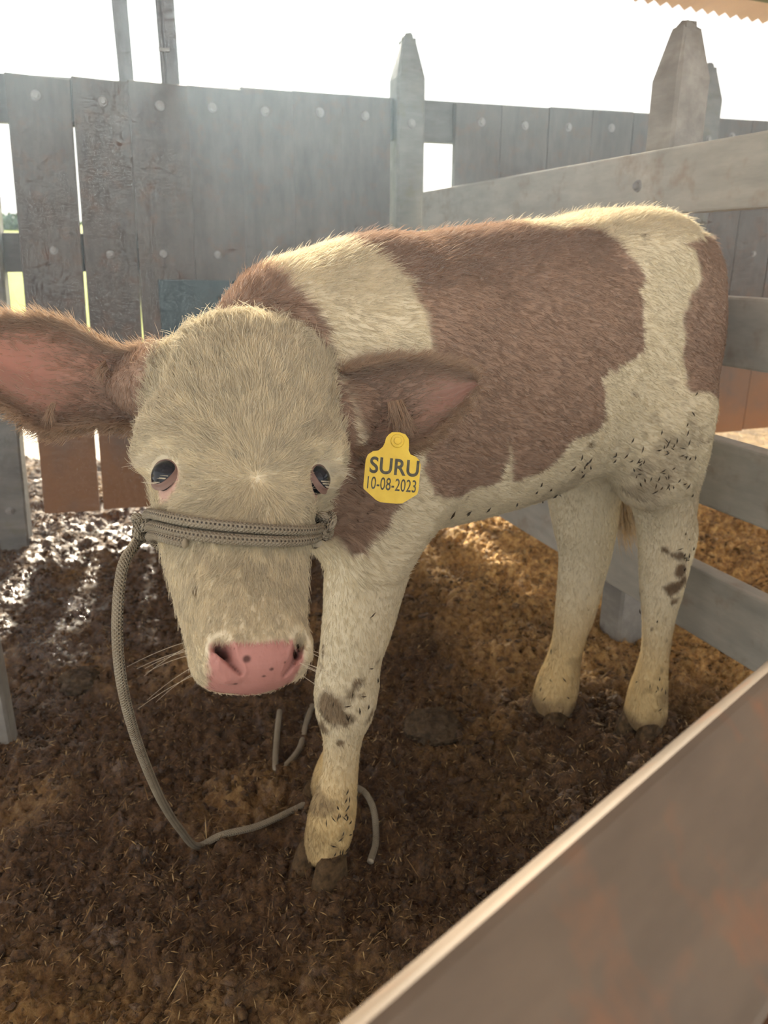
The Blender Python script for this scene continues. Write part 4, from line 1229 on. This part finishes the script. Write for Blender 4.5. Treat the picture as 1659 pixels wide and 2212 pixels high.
# tail switch: long pale hair
tp0 = cy(1340, 1000, -0.125); tp1 = cy(1362, 1140, -0.125)
n_ = 1500
root = tp0 + RNG.normal(size=(n_, 3)) * np.array([0.008, 0.008, 0.026])
t = np.linspace(0, 1, 6)[None, :, None]
dirn = (tp1 - tp0) + RNG.normal(size=(n_, 3)) * np.array([0.018, 0.018, 0.02])
pts = root[:, None, :] + dirn[:, None, :] * t * RNG.uniform(0.6, 1.05, (n_, 1, 1)) + RNG.normal(size=(n_, 1, 3)) * 0.012 * (t * (1 - t))
tag(curves_obj('tail_switch', pts, np.tile([0.66, 0.50, 0.28], (n_, 1)) * RNG.uniform(0.8, 1.15, (n_, 1)), 0.0008, 0.0002, M_FUR), kind='stuff')
# whiskers and eyelashes
wp = []
for i in range(11):
    h_ = hit(BTREE, random.uniform(405, 432), random.uniform(1385, 1465))
    if h_ is None: continue
    p = h_[0]
    dv = -HF[0] * random.uniform(0.035, 0.055) + HF[1] * random.uniform(-0.005, 0.03) + HF[2] * random.uniform(0.0, 0.02)
    wp.append([p + dv * t_ + HF[1] * 0.008 * t_ * t_ for t_ in np.linspace(0, 1, 6)])
for i in range(8):
    h_ = hit(BTREE, random.uniform(640, 664), random.uniform(1400, 1460))
    if h_ is None: continue
    dv = HF[0] * random.uniform(0.025, 0.045) + HF[1] * random.uniform(0.01, 0.03) + HF[2] * 0.01
    wp.append([h_[0] + dv * t_ for t_ in np.linspace(0, 1, 6)])
tag(curves_obj('whiskers', np.array(wp), np.tile([0.85, 0.78, 0.62], (len(wp), 1)), 0.00020, 0.00008, M_FUR), kind='stuff')
lp = []
for ei, (p_, o_) in enumerate(EYES):
    up_ = unit(-HF[1] - o_ * np.dot(-HF[1], o_)); sd_ = np.cross(o_, up_)
    for i in range(60):
        an = random.uniform(-1.15, 1.15)
        b0 = p_ + o_ * 0.006 + up_ * 0.0155 * math.cos(an) + sd_ * 0.0175 * math.sin(an)
        dv = (o_ * 0.9 + up_ * random.uniform(-0.35, 0.35) + sd_ * math.sin(an) * 0.5) * random.uniform(0.014, 0.027)
        lp.append([b0 + dv * t_ - up_ * 0.008 * t_ * t_ for t_ in np.linspace(0, 1, 6)])
    for i in range(16):
        an = random.uniform(-0.9, 0.9)
        b0 = p_ + o_ * 0.004 - up_ * 0.015 * math.cos(an) + sd_ * 0.017 * math.sin(an)
        dv = (o_ * 0.8 - up_ * 0.4) * random.uniform(0.010, 0.016)
        lp.append([b0 + dv * t_ for t_ in np.linspace(0, 1, 6)])
tag(curves_obj('eyelashes', np.array(lp), np.tile([0.85, 0.78, 0.62], (len(lp), 1)), 0.00032, 0.00010, M_FUR), kind='stuff')

# pale tufts in the mouths of the ears
for (pa, pb, n_, zz) in ((((836, 868), (868, 862)), ((858, 968), (900, 948)), 300, 0.93), (((228, 778), (236, 800)), ((205, 815), (214, 830)), 120, 0.93), (((112, 868), (122, 872)), ((98, 928), (108, 934)), 160, 0.905)):
    r1, r2 = RNG.random(n_), RNG.random(n_)
    A0 = np.array([at(pa[0][0] + (pa[1][0] - pa[0][0]) * x, pa[0][1] + (pa[1][1] - pa[0][1]) * x, zz + 0.008 * y) for x, y in zip(r1, r2)])
    B1 = np.array([at(pb[0][0] + (pb[1][0] - pb[0][0]) * x, pb[0][1] + (pb[1][1] - pb[0][1]) * x, zz - 0.006 + 0.008 * y) for x, y in zip(r1, r2)])
    t = np.linspace(0, 1, 6)[None, :, None]
    lnx = RNG.uniform(0.45, 1.05, (n_, 1, 1))
    pts = A0[:, None, :] + (B1 - A0)[:, None, :] * t * lnx - _fw * 0.010 * (t * (1 - t)) * 2 + RNG.normal(size=(n_, 1, 3)) * 0.005 * t * t
    pts = to_loc(pts.reshape(-1, 3)).reshape(n_, 6, 3)
    tag(curves_obj('ear_tuft', pts, np.tile([0.48, 0.33, 0.22], (n_, 1)) * RNG.uniform(0.75, 1.15, (n_, 1)), 0.00038, 0.00010, M_FUR), kind='stuff')
# ---- eyes: dark glossy ball, lid ring
M_EYE = mat('eyeball', (0.008, 0.009, 0.014), 0.16, 0.35)
M_LID = mat('eyelid', (0.22, 0.13, 0.10), 0.5, 0.4)
M_HOOF = mat('hoof_horn', (0.05, 0.036, 0.022), 0.85, 0.1); k = NT(M_HOOF)
nz_ = k.noise(k.coord('Object'), 90, 5); k.l(k.ramp(nz_, [(0.3, (0.035, 0.021, 0.011)), (0.7, (0.15, 0.095, 0.045))]), k.b.inputs['Base Color']); k.bump(nz_, 0.5, 0.004)
for p_, o_ in EYES:
    up_ = unit(-HF[1] - o_ * np.dot(-HF[1], o_)); sd_ = np.cross(o_, up_)
    bm = bmesh.new(); bmesh.ops.create_uvsphere(bm, u_segments=32, v_segments=20, radius=0.0168)
    c = p_ - o_ * 0.0082
    for v in bm.verts:
        x, y, z = v.co
        q = c + o_ * z + sd_ * x * 1.04 + up_ * y * 0.98
        v.co = Vector(q)
    eb = bm_obj('eye', bm, M_EYE, None, True); calf_child(eb)
    # lids: almond frame draped over the ball
    V, F = [], []
    na, nb = 48, 7
    for i in range(na):
        a = 2 * PI * i / na
        ca, sa = math.cos(a), math.sin(a)
        for j in range(nb):
            f_ = j / (nb - 1)
            rx = 0.0150 + 0.0050 * f_; ry = (0.0112 if sa > 0 else 0.0135) + 0.0055 * f_
            x_, y_ = rx * ca, ry * math.copysign(abs(sa) ** 1.15, sa)
            r2 = x_ * x_ + y_ * y_
            hgt = math.sqrt(max(0.0175 ** 2 - r2, 0.0)) if r2 < 0.0158 ** 2 else math.sqrt(0.0175 ** 2 - 0.0158 ** 2) - (math.sqrt(r2) - 0.0158) * 0.9
            V.append(c + sd_ * x_ + up_ * y_ + o_ * (hgt - 0.0004 + 0.0008 * math.sin(PI * min(1, f_ * 2.2)) - (0.002 if j == 0 else 0)))
    for i in range(na):
        for j in range(nb - 1):
            F.append((i * nb + j, i * nb + j + 1, ((i + 1) % na) * nb + j + 1, ((i + 1) % na) * nb + j))
    ld = mesh_from('eyelid', np.array(V), np.array(F), M_LID, None, True); calf_child(ld)

# ---- hooves: two claws to each foot
def claw(cx, cyy, heading, ln=0.084, wd=0.045, ht=0.052, z0=-0.012):
    """one claw: sloping front wall, flat sole, rounded coronet"""
    rows = []
    for (zz, f, b, ww) in ((0.0, 0.60, -0.44, 1.0), (0.25, 0.55, -0.44, 1.0), (0.6, 0.40, -0.42, 0.95), (0.85, 0.27, -0.38, 0.88), (1.0, 0.17, -0.30, 0.72)):
        ring = []
        for i in range(16):
            a = 2 * PI * i / 16
            x = (f + b) / 2 * ln + (f - b) / 2 * ln * math.copysign(abs(math.cos(a)) ** 0.8, math.cos(a))
            y = wd / 2 * ww * math.copysign(abs(math.sin(a)) ** 0.75, math.sin(a)) * (1 - 0.35 * max(0, math.cos(a)) ** 2)
            ring.append((x, y, z0 + zz * ht))
        rows.append(ring)
    V = [p for r in rows for p in r]; F = []
    for r in range(len(rows) - 1):
        for i in range(16):
            F.append((r * 16 + i, r * 16 + (i + 1) % 16, (r + 1) * 16 + (i + 1) % 16, (r + 1) * 16 + i))
    F.append(tuple(range(16))[::-1]); F.append(tuple((len(rows) - 1) * 16 + i for i in range(16)))
    o = mesh_from('hoof', np.array(V), F, M_HOOF, None, True)
    o.location = (cx, cyy, 0); o.rotation_euler = (0, 0, heading)
    o.parent = calf
    return o
for leg_, turn, zt_ in ((LF, 0.25, 0.0), (RF, 0.0, 0.0), (HL, 0.1, 0.0), (HR, 0.1, 0.0)):
    bx, by, bz, br = leg_[-1]
    for sy in (1, -1):
        fx_ = bx + 0.016 * math.cos(turn) - sy * 0.023 * math.sin(turn); fy_ = by + 0.016 * math.sin(turn) + sy * 0.023 * math.cos(turn)
        claw(fx_, fy_, turn + sy * 0.10, ht=max(0.05, bz + 0.018))
# ---- seeds and straw bits stuck in the coat
M_FLECK = mat('dark_straw', (0.05, 0.035, 0.02), 0.8, 0.2)
V, F = [], []
def fleck(u, v):
    h_ = hit(BTREE, u, v)
    if h_ is None: return
    p, n = h_; p = p + n * 0.0055
    a = unit(np.cross(n, RNG.normal(size=3))); b = np.cross(n, a)
    if RNG.random() < 0.6: a = unit(np.array([0.1, 0, -1.0]) + RNG.normal(size=3) * 0.4); a = unit(a - n * np.dot(a, n)); b = np.cross(n, a)
    l_, w_ = RNG.uniform(0.004, 0.008), RNG.uniform(0.0009, 0.0017)
    i = len(V)
    V.extend([p - a * l_, p + b * w_ + n * 0.001, p + a * l_, p - b * w_ + n * 0.001, p + n * 0.0025, p - n * 0.001])
    F.extend([(i, i + 1, i + 4), (i + 1, i + 2, i + 4), (i + 2, i + 3, i + 4), (i + 3, i, i + 4), (i, i + 5, i + 1), (i + 1, i + 5, i + 2), (i + 2, i + 5, i + 3), (i + 3, i + 5, i)])
for (u, v, su, sv, n_) in ((1400, 990, 46, 30, 30), (1450, 1045, 26, 18, 14), (1470, 930, 40, 40, 14), (1265, 1005, 12, 14, 8), (1200, 1062, 22, 12, 6), (1110, 1088, 40, 10, 4),
                           (748, 1745, 14, 30, 22), (735, 1830, 16, 14, 9), (765, 1520, 20, 24, 8), (790, 1360, 20, 40, 3), (1480, 1220, 8, 40, 12), (1410, 1500, 18, 40, 9), (1210, 1440, 20, 40, 6), (1000, 1105, 30, 10, 4), (1390, 1360, 20, 20, 3)):
    for _ in range(n_): fleck(RNG.normal(u, su), RNG.normal(v, sv))
fo = mesh_from('straw_flecks', np.array(V), F, M_FLECK); calf_child(fo); tag(fo, kind='stuff')
# ================================================================== ear tag
EARTAG_Z = 0.885
_r = math.radians(-5.0)
tx = _rt * math.cos(_r) + _up * math.sin(_r); ty = -_rt * math.sin(_r) + _up * math.cos(_r)
tx = unit(tx + _fw * 0.10); tn = unit(np.cross(tx, ty)); ty = np.cross(tn, tx)
tc0 = at(847, 1025, EARTAG_Z); px1 = EARTAG_Z / FPX
etag = empty('ear_tag', tuple(at(852, 952, EARTAG_Z)), 0)
tag(etag, 'yellow plastic ear tag lettered SURU 10-08-2023 hanging from the calf\'s ear', 'ear tag')
M_TAG = mat('yellow_plastic', (0.80, 0.55, 0.035), 0.38, 0.5); k = NT(M_TAG)
k.l(k.ramp(k.noise(k.coord('Object'), 60, 4), [(0.3, (0.74, 0.50, 0.03)), (0.7, (0.86, 0.62, 0.05))]), k.b.inputs['Base Color'])
k.b.inputs['Subsurface Weight'].default_value = 0.15; k.b.inputs['Subsurface Radius'].default_value = (0.004, 0.003, 0.001)
M_INK = mat('black_print', (0.10, 0.095, 0.07), 0.6, 0.2)
k = NT(M_INK); k.l(k.ramp(k.noise(k.coord('Object'), 300, 2), [(0.3, (0.07, 0.065, 0.05)), (0.7, (0.13, 0.12, 0.08))]), k.b.inputs['Base Color'])
def tagpt(x, y, z=0.0): return tc0 + tx * x * px1 + ty * y * px1 + tn * z      # x, y in sight units around the tag centre
outl = [(-14, 86), (-8, 91), (8, 92), (21, 89), (29, 80), (31, 66), (31, 55), (36, 47), (48, 43), (56, 36), (60, 26), (60, -28), (58, -38), (28, -60), (16, -62), (-20, -62), (-30, -58), (-59, -36), (-60, -28), (-60, 26), (-56, 38), (-46, 46), (-34, 49), (-26, 57), (-22, 66), (-20, 78)]
outl = [(x * 1.0, y) for x, y in outl]
bm = bmesh.new()
fr = [bm.verts.new(Vector(tagpt(x, y, 0.0009))) for x, y in outl]; bk = [bm.verts.new(Vector(tagpt(x, y, -0.0009))) for x, y in outl]
bm.faces.new(fr); bm.faces.new(bk[::-1])
for i in range(len(outl)): bm.faces.new((fr[i], bk[i], bk[(i + 1) % len(outl)], fr[(i + 1) % len(outl)]))
bmesh.ops.recalc_face_normals(bm, faces=bm.faces)
plate = bm_obj('tag_plate', bm, M_TAG); world_child(plate, etag)
bm = bmesh.new()
for rad, dep, zz in ((0.0082, 0.0026, 0.0016), (0.0045, 0.003, 0.0036)):
    g = bmesh.ops.create_cone(bm, cap_ends=True, segments=24, radius1=rad, radius2=rad * 0.88, depth=dep)
    for v in g['verts']:
        x, y, z = v.co; v.co = Vector(tagpt(5, 73) + tx * x + ty * y + tn * (z + zz))
g = bmesh.ops.create_cone(bm, cap_ends=True, segments=16, radius1=0.003, radius2=0.003, depth=0.03)
for v in g['verts']:
    x, y, z = v.co; v.co = Vector(tagpt(5, 73) + tx * x + ty * y + tn * (z - 0.014))
world_child(bm_obj('stud', bm, M_TAG), etag)
def lettering(name, body_, x0, x1, y0, y1, bold):
    cu = bpy.data.curves.new(name, 'FONT'); cu.body = body_; cu.extrude = 0.0; cu.offset = bold; cu.space_character = 1.04
    o = bpy.data.objects.new(name, cu); COL.objects.link(o)
    dg = bpy.context.evaluated_depsgraph_get()
    me = bpy.data.meshes.new_from_object(o.evaluated_get(dg))
    bpy.data.objects.remove(o)
    co = np.empty(len(me.vertices) * 3, np.float32); me.vertices.foreach_get('co', co); co = co.reshape(-1, 3)
    mn, mx_ = co.min(0), co.max(0)
    X = x0 + (co[:, 0] - mn[0]) / (mx_[0] - mn[0]) * (x1 - x0); Y = y0 + (co[:, 1] - mn[1]) / (mx_[1] - mn[1]) * (y1 - y0)
    W = np.array([tagpt(a, b, 0.00125) for a, b in zip(X, Y)])
    me.vertices.foreach_set('co', W.astype(np.float32).ravel()); me.update()
    me.name = name; me.materials.clear(); me.materials.append(M_INK)
    o = bpy.data.objects.new(name, me); COL.objects.link(o); world_child(o, etag); o.parent = plate
lettering('lettering', 'SURU', -50, 57, -1, 35, 0.022)
lettering('lettering', '10-08-2023', -52, 54, -35, -8, 0.006)

# ================================================================== rope halter and lead
m = mat('braided_rope', (0.5, 0.44, 0.33), 0.85, 0.1); k = NT(m)
uv = k.n('ShaderNodeUVMap'); uv.uv_map = 'UVMap'
sp_ = k.n('ShaderNodeSeparateXYZ'); k.l(uv.outputs[0], sp_.inputs[0])
d1 = k.math('SINE', k.math('MULTIPLY', k.math('ADD', k.math('MULTIPLY', sp_.outputs[0], 4.0), k.math('MULTIPLY', sp_.outputs[1], 1.5)), 2 * PI))
d2 = k.math('SINE', k.math('MULTIPLY', k.math('SUBTRACT', k.math('MULTIPLY', sp_.outputs[0], 4.0), k.math('MULTIPLY', sp_.outputs[1], 1.5)), 2 * PI))
br = k.math('MULTIPLY', d1, d2)
fl_ = k.ramp(br, [(0.35, G3(0)), (0.60, G3(1))])
rw = k.ramp(k.math('FRACT', k.math('MULTIPLY', sp_.outputs[0], 2.0)), [(0.32, G3(1)), (0.42, G3(0))])
colr = k.mix(k.math('MULTIPLY', k.math('MULTIPLY', fl_, rw), 0.9), (0.52, 0.45, 0.33), (0.05, 0.045, 0.05))
grime = k.ramp(k.noise(k.coord('Object'), 18, 4), [(0.4, G3(0.0)), (0.75, G3(0.55))])
colr = k.mix(grime, colr, (0.24, 0.18, 0.11))
k.l(colr, k.b.inputs['Base Color']); k.bump(k.math('ABSOLUTE', br), 0.9, 0.004)
M_ROPE = m
halter = empty('rope_halter', tuple(to_wor(from_head((0, SV(1140), 0)))), 0)
tag(halter, 'pale braided rope halter round the calf\'s nose with a trailing lead', 'rope halter')
def ring_pt(th, s_, off):
    t = (s_ - S0) / (S1 - S0)
    w_ = np.interp(s_, HS[:, 0], HS[:, 1]) + off; c_ = np.interp(s_, HS[:, 0], HS[:, 2])
    f_ = np.interp(t, PF[:, 0], PF[:, 1]) + off; b_ = np.interp(t, PB[:, 0], PB[:, 1]) + off
    ca, sa = math.cos(th), math.sin(th)
    e = 2 / 2.4
    x = c_ + w_ * math.copysign(abs(ca) ** e, ca)
    z = (f_ - b_) / 2 + (f_ + b_) / 2 * math.copysign(abs(sa) ** e, sa)
    return to_wor(from_head((x, s_, z)))
RR = 0.0054
for v0, off, tilt in ((1116, 0.0095, 0.003), (1138, 0.0090, 0.001)):
    s0_ = SV(v0)
    pts = [ring_pt(th, s0_ + tilt * math.cos(th) + 0.047 * max(-0.3, math.sin(th)) + 0.0012 * math.sin(3 * th), off) for th in np.linspace(0, 2 * PI, 90, endpoint=False)]
    tube('nose_band', pts, RR, M_ROPE, halter, 14, closed=True)
    if v0 > 1130:
        pts = [ring_pt(th, s0_ + 0.010 + 0.047 * max(-0.3, math.sin(th)), off + 0.001) for th in np.linspace(0.5 * PI + 0.75, 2 * PI + 0.1, 60)]
        tube('jaw_strap', pts, RR, M_ROPE, halter, 14)
# knot at its left cheek and the loop on the right
def knot(cu, cv, Z, r, name='knot'):
    c = at(cu, cv, Z); pts = []
    for t in np.linspace(0, 2 * PI, 60, endpoint=False):
        x, y, z = (math.sin(t) + 2 * math.sin(2 * t)), (math.cos(t) - 2 * math.cos(2 * t)), -math.sin(3 * t)
        pts.append(c + (_rt * x * 0.55 + _up * y * 0.9 + _fw * z * 1.4) * r)
    tube(name, pts, RR * 0.9, M_ROPE, halter, 12, closed=True)
knot(704, 1132, 0.832, 0.0050)
knot(306, 1134, 0.842, 0.0048)
g_ = lambda u, v: (lambda p: np.array([p[0], p[1], float(floor_h(np.array([p[0]]), np.array([p[1]]))[0]) + 0.011]))(ground(u, v, 0.012))
lead = [at(318, 1160, .862), at(300, 1166, .85), at(288, 1182, .832), at(266, 1222, .812), at(255, 1300, .80), at(254, 1390, .805), at(264, 1480, .83), at(286, 1570, .88), at(316, 1655, .96), at(352, 1735, 1.08), at(388, 1790, 1.22),
        g_(425, 1826), g_(480, 1824), g_(560, 1796), g_(640, 1750), g_(700, 1728), g_(770, 1722), g_(804, 1756), g_(812, 1800), g_(800, 1850)]
tube('lead_rope', spline(lead, 220), 0.0060, M_ROPE, halter, 14)
tube('rope_end', spline([g_(604, 1540), g_(600, 1580), g_(595, 1640), g_(599, 1672), g_(622, 1655), g_(648, 1610), g_(662, 1560), g_(674, 1515)], 80), 0.0062, M_ROPE, halter, 12)

# ================================================================== dung and a stone in the muck
def lump(name, u, v, rad, seed, m, label, cat):
    c = ground(u, v, 0.0); bm = bmesh.new(); bmesh.ops.create_icosphere(bm, subdivisions=5, radius=1.0)
    co = np.array([q.co[:] for q in bm.verts])
    s_ = 0.9 + 0.30 * fbm(co, 1.6, 3, seed) + 0.16 * (1 - np.abs(fbm(co, 3.6, 4, seed + 5, 0.6)) * 3)
    co = co * s_[:, None] * np.array(rad)
    for q, cc in zip(bm.verts, co): q.co = Vector(cc)
    o = bm_obj(name, bm, m, None, True); o.location = (c[0], c[1], 0.004)
    return tag(o, label, cat)
M_DUNG = mat('dung', (0.13, 0.10, 0.07), 0.85, 0.1); k = NT(M_DUNG); nz_ = k.noise(k.coord('Object'), 40, 6, 0.7)
k.l(k.ramp(nz_, [(0.3, (0.04, 0.025, 0.014)), (0.7, (0.15, 0.105, 0.062))]), k.b.inputs['Base Color']); k.bump(nz_, 0.6, 0.008)
lump('dung_pat', 938, 1578, (0.066, 0.060, 0.034), 4, M_DUNG, 'lumpy greyish dung pat on the muck behind the front leg', 'dung')
lump('stone', 172, 1482, (0.052, 0.05, 0.040), 9, M_DUNG, 'dirty rounded stone half sunk in the muck at the left', 'stone')
